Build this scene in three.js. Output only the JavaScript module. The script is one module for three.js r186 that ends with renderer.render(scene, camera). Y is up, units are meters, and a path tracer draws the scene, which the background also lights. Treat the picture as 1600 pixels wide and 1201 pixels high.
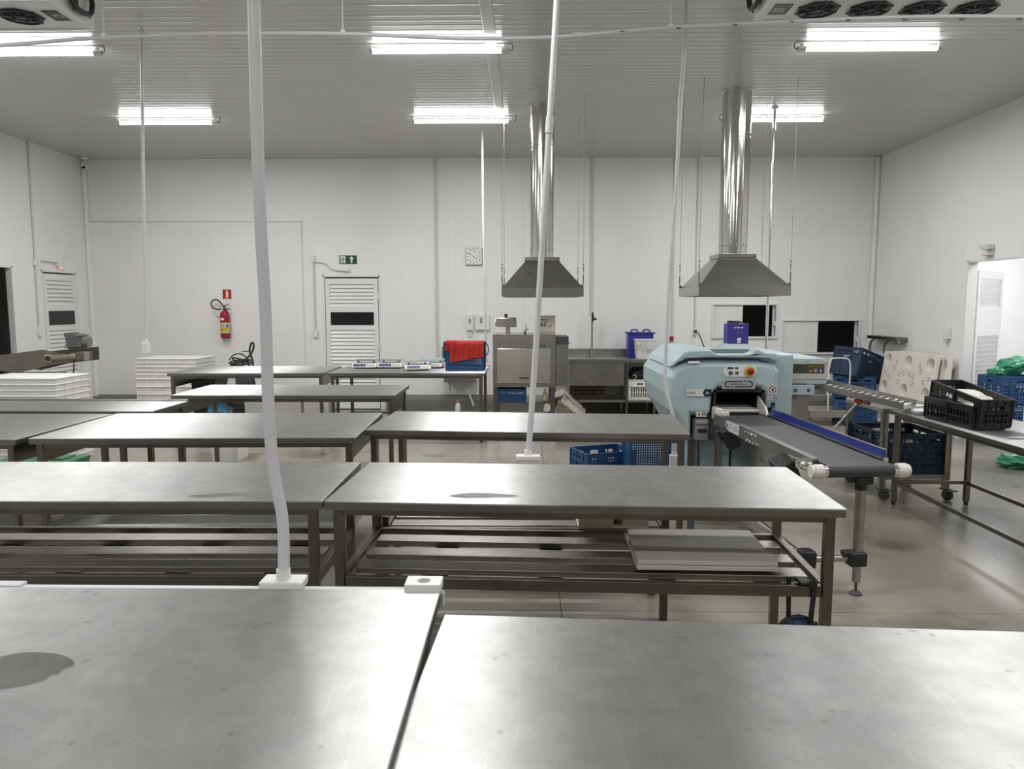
import * as THREE from 'three';
import { RoundedBoxGeometry } from 'three/addons/geometries/RoundedBoxGeometry.js';
import { mergeGeometries } from 'three/addons/utils/BufferGeometryUtils.js';
import { ImprovedNoise } from 'three/addons/math/ImprovedNoise.js';
import { RectAreaLightUniformsLib } from 'three/addons/lights/RectAreaLightUniformsLib.js';

// ---------------------------------------------------------------- camera, exposure, lights
const scene = new THREE.Scene();
const camera = new THREE.PerspectiveCamera(54.74, 1600 / 1201, 0.05, 60);
camera.position.set(0, 1.65, 0);
camera.rotation.order = 'YXZ';
camera.rotation.set(-Math.atan(122.5 / 1160), Math.PI / 180, 0);
const renderer = new THREE.WebGLRenderer({ antialias: true });
renderer.toneMapping = THREE.LinearToneMapping;
renderer.toneMappingExposure = 1.18;
renderer.shadowMap.enabled = true;
scene.background = new THREE.Color(0x000000);
RectAreaLightUniformsLib.init();
const TUBE_POWER = 220, TUBE_GLOW = 14;                    // radiance of the tubes' light and of the glass that is seen
const ROOM = { left: -6.9, right: 5.42, back: -11.75, near: 6.5, top: 3.92 };
const TUBE_X = [-4.35, -0.77, 2.98], TUBE_Z = [-9.2, -6.72, -3.4, 0.6];  // last two rows added out of view, placed to brighten without showing in reflections
const LIGHTS = [];
for (const z of TUBE_Z) for (const x of TUBE_X) LIGHTS.push([x, z]);
const ANNEX_LIGHTS = [[6.6, -8.2], [6.6, -10.4]];

// ---------------------------------------------------------------- helpers
let seed = 7;
const rnd = () => { seed = (seed * 1664525 + 1013904223) >>> 0; return seed / 4294967296; };
const rr = (a, b) => a + (b - a) * rnd();
const noise = new ImprovedNoise();
const used = {};
function numbered(name) { const n = used[name] = (used[name] ?? -1) + 1; return n ? name + '_' + String(n).padStart(3, '0') : name; }
const XF = (g, p = [0, 0, 0], r = [0, 0, 0]) => {
  const m = new THREE.Matrix4().makeRotationFromEuler(new THREE.Euler(...r)); m.setPosition(...p);
  return g.applyMatrix4(m);
};
// geometry to non-indexed with uv in metres taken from the face direction
function prep(g, keepUV) {
  if (g.index) g = g.toNonIndexed();
  for (const k of Object.keys(g.attributes)) if (!['position', 'normal', 'uv'].includes(k)) g.deleteAttribute(k);
  if (!g.attributes.normal) g.computeVertexNormals();
  if (keepUV && g.attributes.uv) return g;
  const P = g.attributes.position, uv = new Float32Array(P.count * 2);
  const a = new THREE.Vector3(), b = new THREE.Vector3(), c = new THREE.Vector3(), n = new THREE.Vector3();
  for (let i = 0; i < P.count; i += 3) {
    a.fromBufferAttribute(P, i); b.fromBufferAttribute(P, i + 1); c.fromBufferAttribute(P, i + 2);
    n.copy(b).sub(a).cross(c.clone().sub(a));
    const x = Math.abs(n.x), y = Math.abs(n.y), z = Math.abs(n.z);
    for (const [k, v] of [[0, a], [1, b], [2, c]]) {
      const [s, t] = y >= x && y >= z ? [v.x, v.z] : x >= z ? [v.z, v.y] : [v.x, v.y];
      uv[(i + k) * 2] = s; uv[(i + k) * 2 + 1] = t;
    }
  }
  g.setAttribute('uv', new THREE.BufferAttribute(uv, 2));
  return g;
}
function mesh(geoms, mat, keepUV) {
  const list = (Array.isArray(geoms) ? geoms : [geoms]).map((g) => prep(g, keepUV));
  const m = new THREE.Mesh(list.length > 1 ? mergeGeometries(list) : list[0], mat);
  m.castShadow = m.receiveShadow = true;
  return m;
}
function part(name, geoms, mat, parent, label, keepUV) {
  const m = mesh(geoms, mat, keepUV); m.name = name;
  if (label) m.userData.label = label;
  parent.add(m); return m;
}
function tag(o, label, category, group) { o.userData.label = label; o.userData.category = category; if (group) o.userData.group = group; return o; }
function thing(name, label, category, pos = [0, 0, 0], turn = 0, group) {
  const o = new THREE.Group(); o.name = numbered(name); scene.add(o); o.position.set(...pos);
  if (Array.isArray(turn)) o.rotation.set(...turn); else o.rotation.y = turn;
  return tag(o, label, category, group);
}
function copyOf(src, label, pos, turn = 0) {
  const o = src.clone(); o.name = numbered(src.name.replace(/_\d+$/, '')); scene.add(o); o.position.set(...pos);
  if (Array.isArray(turn)) o.rotation.set(...turn); else o.rotation.set(0, turn, 0);
  o.userData = { ...src.userData, label }; return o;
}
function structure(name, label) { const o = new THREE.Group(); o.name = name; o.userData.kind = 'structure'; if (label) o.userData.label = label; scene.add(o); return o; }
// shapes
const bx = (w, h, d, p, r) => XF(new THREE.BoxGeometry(w, h, d), p, r);
const rb = (w, h, d, p, r, rad = 0.006, s = 1) => XF(new RoundedBoxGeometry(w, h, d, s, Math.min(rad, w / 2.01, h / 2.01, d / 2.01)), p, r);
const cy = (r0, h, p, r, n = 20, r1 = r0, open = false) => XF(new THREE.CylinderGeometry(r1, r0, h, n, 1, open), p, r);   // r0 below, r1 above
const HX = [0, 0, Math.PI / 2], HZ = [Math.PI / 2, 0, 0];
const V = (p) => new THREE.Vector3(...p);
const tube = (pts, r, n = 8, seg = 0) => new THREE.TubeGeometry(new THREE.CatmullRomCurve3(pts.map(V)), seg || pts.length * 6, r, n, false);
const rod = (a, b, r, n = 10) => { const A = V(a), B = V(b), d = B.clone().sub(A), g = new THREE.CylinderGeometry(r, r, d.length(), n); g.applyQuaternion(new THREE.Quaternion().setFromUnitVectors(new THREE.Vector3(0, 1, 0), d.normalize())); return g.translate(...A.add(B).multiplyScalar(0.5).toArray()); };
const bar = (a, b, w, h) => { const A = V(a), B = V(b), g = new THREE.BoxGeometry(w, h, A.distanceTo(B)), m = new THREE.Matrix4().lookAt(A, B, new THREE.Vector3(0.01, 1, 0)); g.applyMatrix4(m); return g.translate(...A.add(B).multiplyScalar(0.5).toArray()); };
const lathe = (pts, n = 24) => new THREE.LatheGeometry(pts.map((p) => new THREE.Vector2(...p)), n);
function poly(pts, depth, bevel = 0, holes = [], bs = 2, bt = bevel) {
  const s = new THREE.Shape(pts.map((p) => new THREE.Vector2(...p)));
  for (const h of holes) s.holes.push(new THREE.Path(h.map((p) => new THREE.Vector2(...p))));
  return new THREE.ExtrudeGeometry(s, { depth, bevelEnabled: bevel > 0, bevelThickness: bt, bevelSize: bevel, bevelOffset: -bevel, bevelSegments: bs, curveSegments: 8 });
}
const rect = (x, y, w, h) => [[x, y], [x + w, y], [x + w, y + h], [x, y + h]];
function rrect(x, y, w, h, r, n = 4) {
  const o = [];
  for (const [cx, cy_, a0] of [[x + w - r, y + r, -90], [x + w - r, y + h - r, 0], [x + r, y + h - r, 90], [x + r, y + r, 180]])
    for (let i = 0; i <= n; i++) { const a = (a0 + 90 * i / n) * Math.PI / 180; o.push([cx + r * Math.cos(a), cy_ + r * Math.sin(a)]); }
  return o;
}
const vented = (w, h, t, holes) => poly(rect(-w / 2, 0, w, h), t, 0, holes).translate(0, 0, -t / 2);   // an upright wall with holes
// textures
function dataTex(n, f, srgb, rep) {
  const d = new Uint8Array(n * n * 4);
  for (let j = 0; j < n; j++) for (let i = 0; i < n; i++) { const c = f(i / n, j / n, i, j); for (let k = 0; k < 3; k++) d[(j * n + i) * 4 + k] = Math.max(0, Math.min(255, (Array.isArray(c) ? c[k] : c) * 255)); d[(j * n + i) * 4 + 3] = 255; }
  const t = new THREE.DataTexture(d, n, n); t.wrapS = t.wrapT = THREE.RepeatWrapping; t.magFilter = THREE.LinearFilter; t.minFilter = THREE.LinearMipmapLinearFilter; t.generateMipmaps = true;
  if (srgb) t.colorSpace = THREE.SRGBColorSpace; if (rep) t.repeat.set(...rep); t.needsUpdate = true; return t;
}
function canvasTex(w, h, draw, rep) {
  const c = document.createElement('canvas'); c.width = w; c.height = h; const g = c.getContext('2d'); draw(g, w, h);
  const t = new THREE.CanvasTexture(c); if (rep !== 'data') t.colorSpace = THREE.SRGBColorSpace; t.needsUpdate = true; return t;
}
// periodic value noise, period p cells over 0..1
function pnoise(u, v, p, q, s) {
  const h = (i, j) => { const a = Math.sin((((i % p) + p) % p) * 127.1 + (((j % q) + q) % q) * 311.7 + s * 74.7) * 43758.5453; return a - Math.floor(a); };
  const x = u * p, y = v * q, i = Math.floor(x), j = Math.floor(y), f = x - i, g = y - j, a = f * f * (3 - 2 * f), b = g * g * (3 - 2 * g);
  return (h(i, j) * (1 - a) + h(i + 1, j) * a) * (1 - b) + (h(i, j + 1) * (1 - a) + h(i + 1, j + 1) * a) * b;
}
const fbm = (u, v, p, q, s, o = 4) => { let a = 0, w = 0.5, t = 0; for (let k = 0; k < o; k++) { a += w * pnoise(u, v, p << k, q << k, s + k); t += w; w /= 2; } return a / t; };
// a printed plate: thin box whose faces carry the drawing
function plate(name, w, h, t, draw, parent, pos, rot = [0, 0, 0], px = 256, rough = 0.45) {
  const m = new THREE.MeshStandardMaterial({ map: canvasTex(px, Math.round(px * h / w), draw), roughness: rough });
  const g = new THREE.BoxGeometry(w, h, t);
  const o = mesh(g, m, true); o.name = name; o.position.set(...pos); o.rotation.set(...rot); (parent ?? scene).add(o); return o;
}

// ---------------------------------------------------------------- materials
const std = (o) => new THREE.MeshStandardMaterial(o), phys = (o) => new THREE.MeshPhysicalMaterial(o);
const C = (r, g, b) => new THREE.Color().setRGB(r, g, b);
const scratch = (n, lines, strength) => {
  const a = new Float32Array(n * n); const s0 = seed;
  for (let k = 0; k < lines; k++) {
    let x = rnd() * n, y = rnd() * n; const ang = rnd() < 0.55 ? rr(-0.25, 0.25) : rr(0, Math.PI), L = rr(15, 130), c = rr(-0.0015, 0.0015), v = rr(0.3, 1) * strength; let th = ang;
    for (let s = 0; s < L; s++) { x += Math.cos(th); y += Math.sin(th); th += c; a[((Math.floor(y) % n + n) % n) * n + ((Math.floor(x) % n + n) % n)] += v; }
  }
  return a;
};
const SC = scratch(1024, 1500, 0.5);
const steelRough = dataTex(1024, (u, v, i, j) => {
  const grain = pnoise(u, v, 64, 64, 3) * 0.03, patch = (fbm(u, v, 3, 3, 11, 6) - 0.5) * 0.34;
  return 0.78 + patch + grain + Math.min(0.3, SC[j * 1024 + i] * 0.45);
}, false, [0.62, 0.62]);
function floatTex(n, f, rep) {
  const d = new Float32Array(n * n * 4);
  for (let j = 0; j < n; j++) for (let i = 0; i < n; i++) { const c = f(i / n, j / n, i, j), o = (j * n + i) * 4; d[o] = d[o + 1] = d[o + 2] = c; d[o + 3] = 1; }
  const t = new THREE.DataTexture(d, n, n, THREE.RGBAFormat, THREE.FloatType); t.wrapS = t.wrapT = THREE.RepeatWrapping; t.magFilter = THREE.LinearFilter; t.repeat.set(...rep); t.needsUpdate = true; return t;
}
const topBump = floatTex(1024, (u, v, i, j) => 0.5 + (fbm(u, v, 3, 3, 5, 3) - 0.5) * 0.9 - Math.min(1, SC[j * 1024 + i]) * 0.07 + (pnoise(u, v, 256, 256, 8) - 0.5) * 0.03, [0.8, 0.8]);
const steelBump = floatTex(256, (u, v) => 0.5 + (fbm(u, v, 3, 2, 5, 3) - 0.5) * 0.9, [0.8, 0.8]);
const SH = scratch(1024, 800, 0.5);
const steelTone = dataTex(1024, (u, v, i, j) => { const t = 0.86 + (fbm(u, v, 6, 6, 21, 4) - 0.5) * 0.07 + (fbm(u, v, 30, 30, 33, 4) - 0.5) * 0.1 + Math.min(0.07, SH[i * 1024 + j] * 0.13) - Math.max(0, fbm(u, v, 40, 40, 40, 2) - 0.85) * 1.3; return [t, t * 0.995, t * 0.98]; }, true, [0.62, 0.62]);
const M = {};
M.top = phys({ color: C(0.71, 0.715, 0.73), map: steelTone, metalness: 0.76, roughness: 0.53, roughnessMap: steelRough, bumpMap: topBump, bumpScale: 0.001, anisotropy: 1, anisotropyRotation: Math.PI / 2 });
M.frame = std({ color: C(0.3, 0.285, 0.265), map: steelTone, metalness: 1, roughness: 0.42, roughnessMap: steelRough });
M.edge = std({ color: C(0.4, 0.39, 0.375), map: steelTone, metalness: 1, roughness: 0.45, roughnessMap: steelRough });  // same steel as the tops, its dark reflection put into the colour
M.steel = std({ color: C(0.58, 0.57, 0.55), map: steelTone, metalness: 1, roughness: 0.3 });
M.slat = std({ color: C(0.5, 0.48, 0.46), map: steelTone, metalness: 1, roughness: 0.47, roughnessMap: steelRough, bumpMap: steelBump, bumpScale: 0.0006 });
const ductBump = floatTex(256, (u, v) => fbm(u, v, 10, 3, 9, 3), [1.2, 0.6]);
M.duct = std({ color: C(0.62, 0.61, 0.59), metalness: 1, roughness: 0.14, bumpMap: ductBump, bumpScale: 0.004 });
M.hood = std({ color: C(0.42, 0.41, 0.395), metalness: 1, roughness: 0.2, bumpMap: steelBump, bumpScale: 0.0006 });
M.chrome = std({ color: C(0.8, 0.8, 0.8), metalness: 1, roughness: 0.12 });
const wallGrain = dataTex(512, (u, v) => 0.93 + (fbm(u, v, 5, 3, 31, 4) - 0.5) * 0.05, true, [0.25, 0.25]);
M.wall = std({ color: C(0.97, 0.965, 0.95), map: wallGrain, roughness: 0.42 });
M.wallSmooth = std({ color: C(0.97, 0.955, 0.92), map: wallGrain, roughness: 0.5 });
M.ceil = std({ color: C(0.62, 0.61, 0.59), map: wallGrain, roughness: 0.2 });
const floorTone = dataTex(1024, (u, v) => { const a = fbm(u, v, 5, 5, 2, 6), s = Math.max(0, fbm(u, v, 9, 9, 61, 5) - 0.6); const t = 0.58 + (a - 0.5) * 0.16 - s * 0.75; return [t, t * 0.965, t * 0.885]; }, true, [0.22, 0.22]);
const floorRough = dataTex(512, (u, v) => 0.55 + (fbm(u, v, 5, 5, 77, 5) - 0.5) * 0.7, false, [0.3, 0.3]);
M.floor = std({ color: C(1, 1, 1), map: floorTone, roughness: 0.46, roughnessMap: floorRough });
M.curb = std({ color: C(0.2, 0.195, 0.18), map: wallGrain, roughness: 0.6 });
M.pvc = std({ color: C(0.62, 0.61, 0.63), roughness: 0.42 });
M.white = std({ color: C(0.76, 0.76, 0.75), roughness: 0.4 });
M.paint = std({ color: C(0.78, 0.78, 0.77), roughness: 0.35 });
M.cream = std({ color: C(0.73, 0.7, 0.63), roughness: 0.45 });
M.tray = std({ color: C(0.86, 0.85, 0.82), roughness: 0.45 });
M.board = std({ color: C(0.66, 0.63, 0.57), roughness: 0.55 });
M.black = std({ color: C(0.018, 0.018, 0.02), roughness: 0.45 });
M.rubber = std({ color: C(0.03, 0.03, 0.032), roughness: 0.7 });
M.darkgrey = std({ color: C(0.075, 0.077, 0.08), roughness: 0.5 });
M.grey = std({ color: C(0.25, 0.25, 0.25), roughness: 0.5 });
M.crateBlue = std({ color: C(0.018, 0.075, 0.19), roughness: 0.42 });
M.crateNavy = std({ color: C(0.01, 0.03, 0.075), roughness: 0.45 });
M.crateBlack = std({ color: C(0.012, 0.012, 0.014), roughness: 0.42 });
M.royal = std({ color: C(0.025, 0.035, 0.25), roughness: 0.38 });
M.guide = std({ color: C(0.016, 0.035, 0.24), roughness: 0.35 });
M.mint = phys({ color: C(0.42, 0.53, 0.55), roughness: 0.38, clearcoat: 0.25, clearcoatRoughness: 0.3 });
M.mintPale = std({ color: C(0.33, 0.45, 0.5), roughness: 0.5 });
M.beige = std({ color: C(0.55, 0.53, 0.46), roughness: 0.45 });
M.belt = std({ color: C(0.045, 0.045, 0.05), roughness: 0.5 });
M.red = std({ color: C(0.27, 0.01, 0.012), roughness: 0.35 });
M.cloth = std({ color: C(0.46, 0.03, 0.022), roughness: 0.95 });
M.teal = std({ color: C(0.01, 0.2, 0.26), roughness: 0.9 });
M.green = phys({ color: C(0.03, 0.3, 0.15), roughness: 0.4, transmission: 0.3, thickness: 0 });
M.greenBox = std({ color: C(0.06, 0.2, 0.1), roughness: 0.5 });
M.purple = std({ color: C(0.04, 0.03, 0.22), roughness: 0.45 });
M.glassDark = std({ color: C(0.012, 0.012, 0.013), roughness: 0.12 });
M.screen = std({ color: C(0.05, 0.06, 0.055), roughness: 0.15 });
M.shade = M.wall;
M.yellow = std({ color: C(0.7, 0.5, 0.04), roughness: 0.4 });
M.brass = std({ color: C(0.55, 0.45, 0.25), metalness: 0.6, roughness: 0.45 });
M.water = phys({ color: C(1, 1, 1), roughness: 0.02, transmission: 1, thickness: 0.003, ior: 1.33 });
M.glow = std({ color: C(0.9, 0.9, 0.9), emissive: C(1, 1, 1), emissiveIntensity: TUBE_GLOW, roughness: 0.5 });
M.ledRed = std({ color: C(0.4, 0.02, 0.02), emissive: C(1, 0.12, 0.08), emissiveIntensity: 1.5, roughness: 0.5 });

// ---------------------------------------------------------------- the room
const H = ROOM.top;
// ribbed sheet between s0..s1 (along the wall), y0..y1, facing +z, back at -0.08
function ribbed(s0, s1, y0, y1, pitch, depth = 0.0016) {
  const pts = [[s0, -0.08]], w = pitch * 0.16;
  const k0 = Math.ceil(s0 / pitch - 1e-6), k1 = Math.floor(s1 / pitch + 1e-6);
  pts.push([s0, 0]);
  for (let k = k0; k <= k1; k++) { const c = k * pitch; if (c - w <= s0 + 1e-4 || c + w >= s1 - 1e-4) continue; pts.push([c - w, 0], [c - w * 0.35, depth], [c + w * 0.35, depth], [c + w, 0]); }
  pts.push([s1, 0], [s1, -0.08]);
  const s = new THREE.Shape(pts.map(([a, b]) => new THREE.Vector2(a, -b)));   // shape plane: x = s, y = -z
  const g = new THREE.ExtrudeGeometry(s, { depth: y1 - y0, bevelEnabled: false });
  return g.rotateX(-Math.PI / 2).translate(0, y0, 0);
}
function panels(parent, s0, s1, height, holes, start, flat = []) {
  const seams = []; for (let s = start; s < s1 - 0.05; s += 1.15) if (s > s0 + 0.05) seams.push(s);
  const cuts = [s0, ...seams, s1];
  for (let i = 0; i + 1 < cuts.length; i++) {
    const a = cuts[i] + 0.0006, b = cuts[i + 1] - 0.0006, xs = [a, b];
    for (const h of holes) for (const x of [h[0], h[1]]) if (x > a && x < b) xs.push(x);
    xs.sort((p, q) => p - q);
    const gs = [];
    for (let k = 0; k + 1 < xs.length; k++) {
      const mid = (xs[k] + xs[k + 1]) / 2, ys = [0];
      for (const h of holes.filter((h) => mid > h[0] && mid < h[1]).sort((p, q) => p[2] - q[2])) ys.push(h[2], h[3]);
      ys.push(height);
      for (let m = 0; m < ys.length; m += 2) if (ys[m + 1] - ys[m] > 0.005) gs.push(ribbed(xs[k], xs[k + 1], ys[m], ys[m + 1], 0.055));
    }
    part('wall_panel', gs, M.wall, parent);
  }
}
const wallBack = structure('wall_back'); wallBack.position.set(0, 0, ROOM.back);
const DOOR = [-3.165, -2.305, 0, 2.105], WIN1 = [2.955, 3.925, 1.175, 1.665], WIN2 = [4.045, 5.215, 0.925, 1.42];
panels(wallBack, ROOM.left - 0.08, ROOM.right + 0.08, H, [DOOR, WIN1, WIN2], -6.93);
part('flush_panel', rb(3.4, 2.72, 0.03, [-5.2, 0.235 + 1.36, 0.014], undefined, 0.006), M.wallSmooth, wallBack);
part('panel_edge', [bx(3.42, 0.012, 0.036, [-5.2, 2.962, 0.016])], M.pvc, wallBack);
const wallLeft = structure('wall_left'); wallLeft.position.set(ROOM.left, 0, 0); wallLeft.rotation.y = Math.PI / 2;      // s = -z
const LDOOR = [10.585, 11.38, 0, 2.14], LOPEN = [9.0, 9.955, 0, 2.16];
panels(wallLeft, -ROOM.near, -ROOM.back, H, [LDOOR, LOPEN], 10.45 - 1.15 * 13);
const wallRight = structure('wall_right'); wallRight.position.set(ROOM.right, 0, 0); wallRight.rotation.y = -Math.PI / 2;  // s = z
const ROPEN = [-9.27, -8.08, 0, 2.18];
panels(wallRight, ROOM.back, ROOM.near, H, [ROPEN], -10.75);
const wallNear = structure('wall_front'); wallNear.position.set(0, 0, ROOM.near); wallNear.rotation.y = Math.PI;
panels(wallNear, -ROOM.right - 0.08, -ROOM.left + 0.08, H, [], -5);
for (const [name, pos, d] of [['trim_1', [-6.87, H / 2, ROOM.back + 0.03], 0], ['trim_2', [5.385, H / 2, ROOM.back + 0.035], 0]]) {
  const t = structure(name); part('corner_trim', rb(0.07, H, 0.07, pos, undefined, 0.03, 2), M.wall, t);
}
// ceiling: long panels side to side, ribs across the view, a cover strip where the two lengths meet
const ceiling = structure('ceiling');
{
  const seams = []; for (let z = -11.75; z < ROOM.near; z += 1.15) seams.push(z);
  seams[0] = ROOM.back - 0.08; seams.push(ROOM.near + 0.08);
  for (let i = 0; i + 1 < seams.length; i++) for (const [a, b] of [[ROOM.left - 0.08, -0.305], [-0.3, ROOM.right + 0.08]]) {
    // ribbed sheet turned so that it faces down and its ribs run along x
    const g = ribbed(seams[i] + 0.002, seams[i + 1] - 0.002, a, b, 0.105, 0.0022).applyMatrix4(new THREE.Matrix4().set(0, -1, 0, 0, 0, 0, -1, 0, 1, 0, 0, 0, 0, 0, 0, 1));
    g.computeBoundingBox(); const c = g.boundingBox;
    g.translate(a - c.min.x, H + 0.08 - c.max.y, seams[i] + 0.002 - c.min.z);
    part('ceiling_panel', g, M.ceil, ceiling);
  }
  part('cover_strip', rb(0.1, 0.012, ROOM.near - ROOM.back, [-0.3, H - 0.005, (ROOM.near + ROOM.back) / 2], undefined, 0.005), M.ceil, ceiling);
}
const floor = structure('floor');
for (const [a, b] of [[ROOM.left - 0.08, -3.9], [-3.896, 0.198], [0.202, ROOM.right + 4]]) for (const [c, d] of [[ROOM.back - 0.1, -7.7], [-7.696, -3.9], [-3.896, ROOM.near + 0.08]])
  part('floor_slab', bx(b - a, 0.1, d - c, [(a + b) / 2, -0.05, (c + d) / 2]), M.floor, floor);
part('floor_base', bx(16.6, 0.06, 16.6, [1.2, -0.14, -3.6]), M.curb, floor);
// coved plinth along the walls
const curbProfile = [[0, 0], [0.1, 0], [0.1, 0.17], [0.09, 0.2], [0.03, 0.24], [0, 0.245]];
function curb(name, a, b, base, rotY) {
  const o = structure(name); o.position.set(...base); o.rotation.y = rotY;
  part('plinth', poly(curbProfile, b - a, 0).rotateY(-Math.PI / 2).translate(b, 0, 0), M.curb, o);
}
curb('baseboard_back', ROOM.left, -3.3, [0, 0, ROOM.back], 0); curb('baseboard_back_2', -2.2, ROOM.right, [0, 0, ROOM.back], 0);
curb('baseboard_left', -ROOM.near, 8.95, [ROOM.left, 0, 0], Math.PI / 2); curb('baseboard_left_2', 10.0, 10.5, [ROOM.left, 0, 0], Math.PI / 2);
curb('baseboard_right', ROOM.back, -9.4, [ROOM.right, 0, 0], -Math.PI / 2); curb('baseboard_right_2', -7.95, ROOM.near, [ROOM.right, 0, 0], -Math.PI / 2);

// doors: facing +z, hinged at +x, base at the middle of the sill
function louvreDoor(name, w, h, label) {
  const o = structure(name, label), st = 0.075, t = 0.035;
  const yPane = [1.356, 1.56].map((y) => y * h / 2.1), pr = 0.08;
  const openings = [[yPane[1] + pr + 0.005, h - 0.1], [0.14, yPane[0] - pr]];
  part('door_leaf', poly(rect(-w / 2 + 0.006, 0.012, w - 0.012, h - 0.02), t, 0, [rect(-w / 2 + st, openings[0][0], w - 2 * st, openings[0][1] - openings[0][0]), rect(-w / 2 + st, openings[1][0], w - 2 * st, openings[1][1] - openings[1][0])]).translate(0, 0, -t / 2), M.paint, o);
  const lw = w - 2 * st + 0.004;
  const lg = prep(bx(lw, 0.066, 0.007, [0, 0, 0], [-0.42, 0, 0]));
  for (const [a, b] of openings) { const n = Math.round((b - a) / 0.0605); for (let i = 0; i < n; i++) { const m = new THREE.Mesh(lg, M.paint); m.name = 'louver'; m.castShadow = m.receiveShadow = true; m.position.set(0, a + (i + 0.5) * (b - a) / n, 0); o.add(m); } }
  part('viewing_pane', bx(w - 2 * st - 0.01, yPane[1] - yPane[0], 0.006, [0.004, (yPane[0] + yPane[1]) / 2, t / 2 + 0.001]), M.glassDark, o, 'dark viewing pane');
  for (const y of [0.3, h * 0.49, h - 0.28]) part('hinge', [rb(0.035, 0.1, 0.02, [w / 2 + 0.004, y, t / 2 + 0.006], undefined, 0.006), cy(0.008, 0.11, [w / 2 + 0.006, y, t / 2 + 0.018])], M.white, o);
  return o;
}
function lining(parent, a, b, h, t = 0.085) {   // reveals of a door opening, wall at z=0, thickness behind
  part('door_frame', [rb(0.03, h + 0.03, t, [a - 0.012, (h + 0.03) / 2, -t / 2 + 0.006], undefined, 0.003), rb(0.03, h + 0.03, t, [b + 0.012, (h + 0.03) / 2, -t / 2 + 0.006], undefined, 0.003), rb(b - a + 0.05, 0.03, t, [(a + b) / 2, h + 0.014, -t / 2 + 0.006], undefined, 0.003)], M.paint, parent);
}
const door1 = louvreDoor('door_1', 0.845, 2.085, 'white louvred door with a dark viewing pane'); door1.position.set(-2.735, 0.005, ROOM.back - 0.012);
const df1 = structure('trim_3'); df1.position.set(0, 0, ROOM.back); lining(df1, DOOR[0], DOOR[1], DOOR[3]);
const door2 = louvreDoor('door_2', 0.78, 2.12, 'white louvred door in the side wall'); door2.rotation.y = Math.PI / 2; door2.position.set(ROOM.left - 0.012, 0.005, -10.983);
const df2 = structure('trim_4'); df2.position.set(ROOM.left, 0, 0); df2.rotation.y = Math.PI / 2; lining(df2, LDOOR[0], LDOOR[1], LDOOR[3]);
const df3 = structure('trim_5'); df3.position.set(ROOM.left, 0, 0); df3.rotation.y = Math.PI / 2; lining(df3, LOPEN[0], LOPEN[1], LOPEN[3], 0.075);
const df4 = structure('trim_6'); df4.position.set(ROOM.right, 0, 0); df4.rotation.y = -Math.PI / 2; lining(df4, ROPEN[0], ROPEN[1], ROPEN[3], 0.12);
// the open leaf swings into the next room about the far jamb
const door3 = louvreDoor('door_3', 0.86, 2.09, 'white louvred door standing open into the bright next room');
door3.rotation.y = Math.PI + 0.7; door3.position.set(5.56 + 0.44 * Math.cos(0.7), 0.005, -9.32 - 0.44 * Math.sin(0.7));

// rooms beyond: a bright one through the doorway, dark ones behind the hatches and the opening
function shell(name, x0, x1, y0, y1, z0, z1, mat, skip) {
  const o = structure(name), t = 0.08, X = (x0 + x1) / 2, Y = (y0 + y1) / 2, Z = (z0 + z1) / 2, w = x1 - x0, h = y1 - y0, d = z1 - z0;
  const side = { left: [t, h, d, x0 - t / 2, Y, Z], right: [t, h, d, x1 + t / 2, Y, Z], back: [w + 2 * t, h, t, X, Y, z0 - t / 2], near: [w + 2 * t, h, t, X, Y, z1 + t / 2], top: [w + 2 * t, t, d + 2 * t, X, y1 + t / 2, Z], base: [w + 2 * t, t, d + 2 * t, X, y0 - t / 2, Z] };
  for (const k of Object.keys(side)) if (!skip.includes(k)) { const [a, b, c, x, y, z] = side[k]; part('shell_wall', bx(a, b, c, [x, y, z]), mat, o); }
  return o;
}
shell('wall_annex', ROOM.right + 0.09, 8.2, 0, 3, -11.7, -6.2, M.wall, ['left', 'right', 'base']);
{ const o = structure('wall_annex_far'); o.position.set(8.2, 0, 0); o.rotation.y = -Math.PI / 2; panels(o, -11.7, -6.2, 3, [], -11); }
{ const o = structure('wall_annex_end'); o.position.set(0, 0, -11.68); panels(o, 5.52, 8.2, 3, [], 5.9); }
shell('wall_store', ROOM.left - 6, ROOM.left - 0.085, 0, 2.6, -13.5, -7.9, M.shade, ['right']);
shell('wall_pantry', 1.5, 8, 0.0, 2.6, -16.5, ROOM.back - 0.085, M.shade, ['near']);

// serving hatches with a sliding panel, the other half open to a dark room
function hatch(name, a, b, y0, y1, label) {
  const o = structure(name, label); o.position.set(0, 0, ROOM.back);
  const f = 0.03, W = b - a, Hh = y1 - y0;
  part('window_frame', [rb(W + 0.06, f, 0.05, [(a + b) / 2, y1 + f / 2, 0.004], undefined, 0.004), rb(W + 0.06, f, 0.06, [(a + b) / 2, y0 - f / 2, 0.008], undefined, 0.004), rb(f, Hh, 0.05, [a - f / 2, (y0 + y1) / 2, 0.004], undefined, 0.004), rb(f, Hh, 0.05, [b + f / 2, (y0 + y1) / 2, 0.004], undefined, 0.004)], M.paint, o);
  part('sliding_panel', rb(W * 0.46, Hh, 0.02, [a + W * 0.23, (y0 + y1) / 2, -0.02], undefined, 0.003), M.paint, o);
  part('meeting_stile', rb(0.022, Hh, 0.03, [a + W * 0.46, (y0 + y1) / 2, -0.012], undefined, 0.004), M.paint, o);
  part('back_stile', rb(0.03, Hh, 0.02, [b - 0.02, (y0 + y1) / 2, -0.045], undefined, 0.003), M.pvc, o);
  part('latch', rb(0.035, 0.075, 0.03, [b - 0.02, y0 + Hh * 0.42, 0.012], undefined, 0.006), M.white, o);
}
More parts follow.
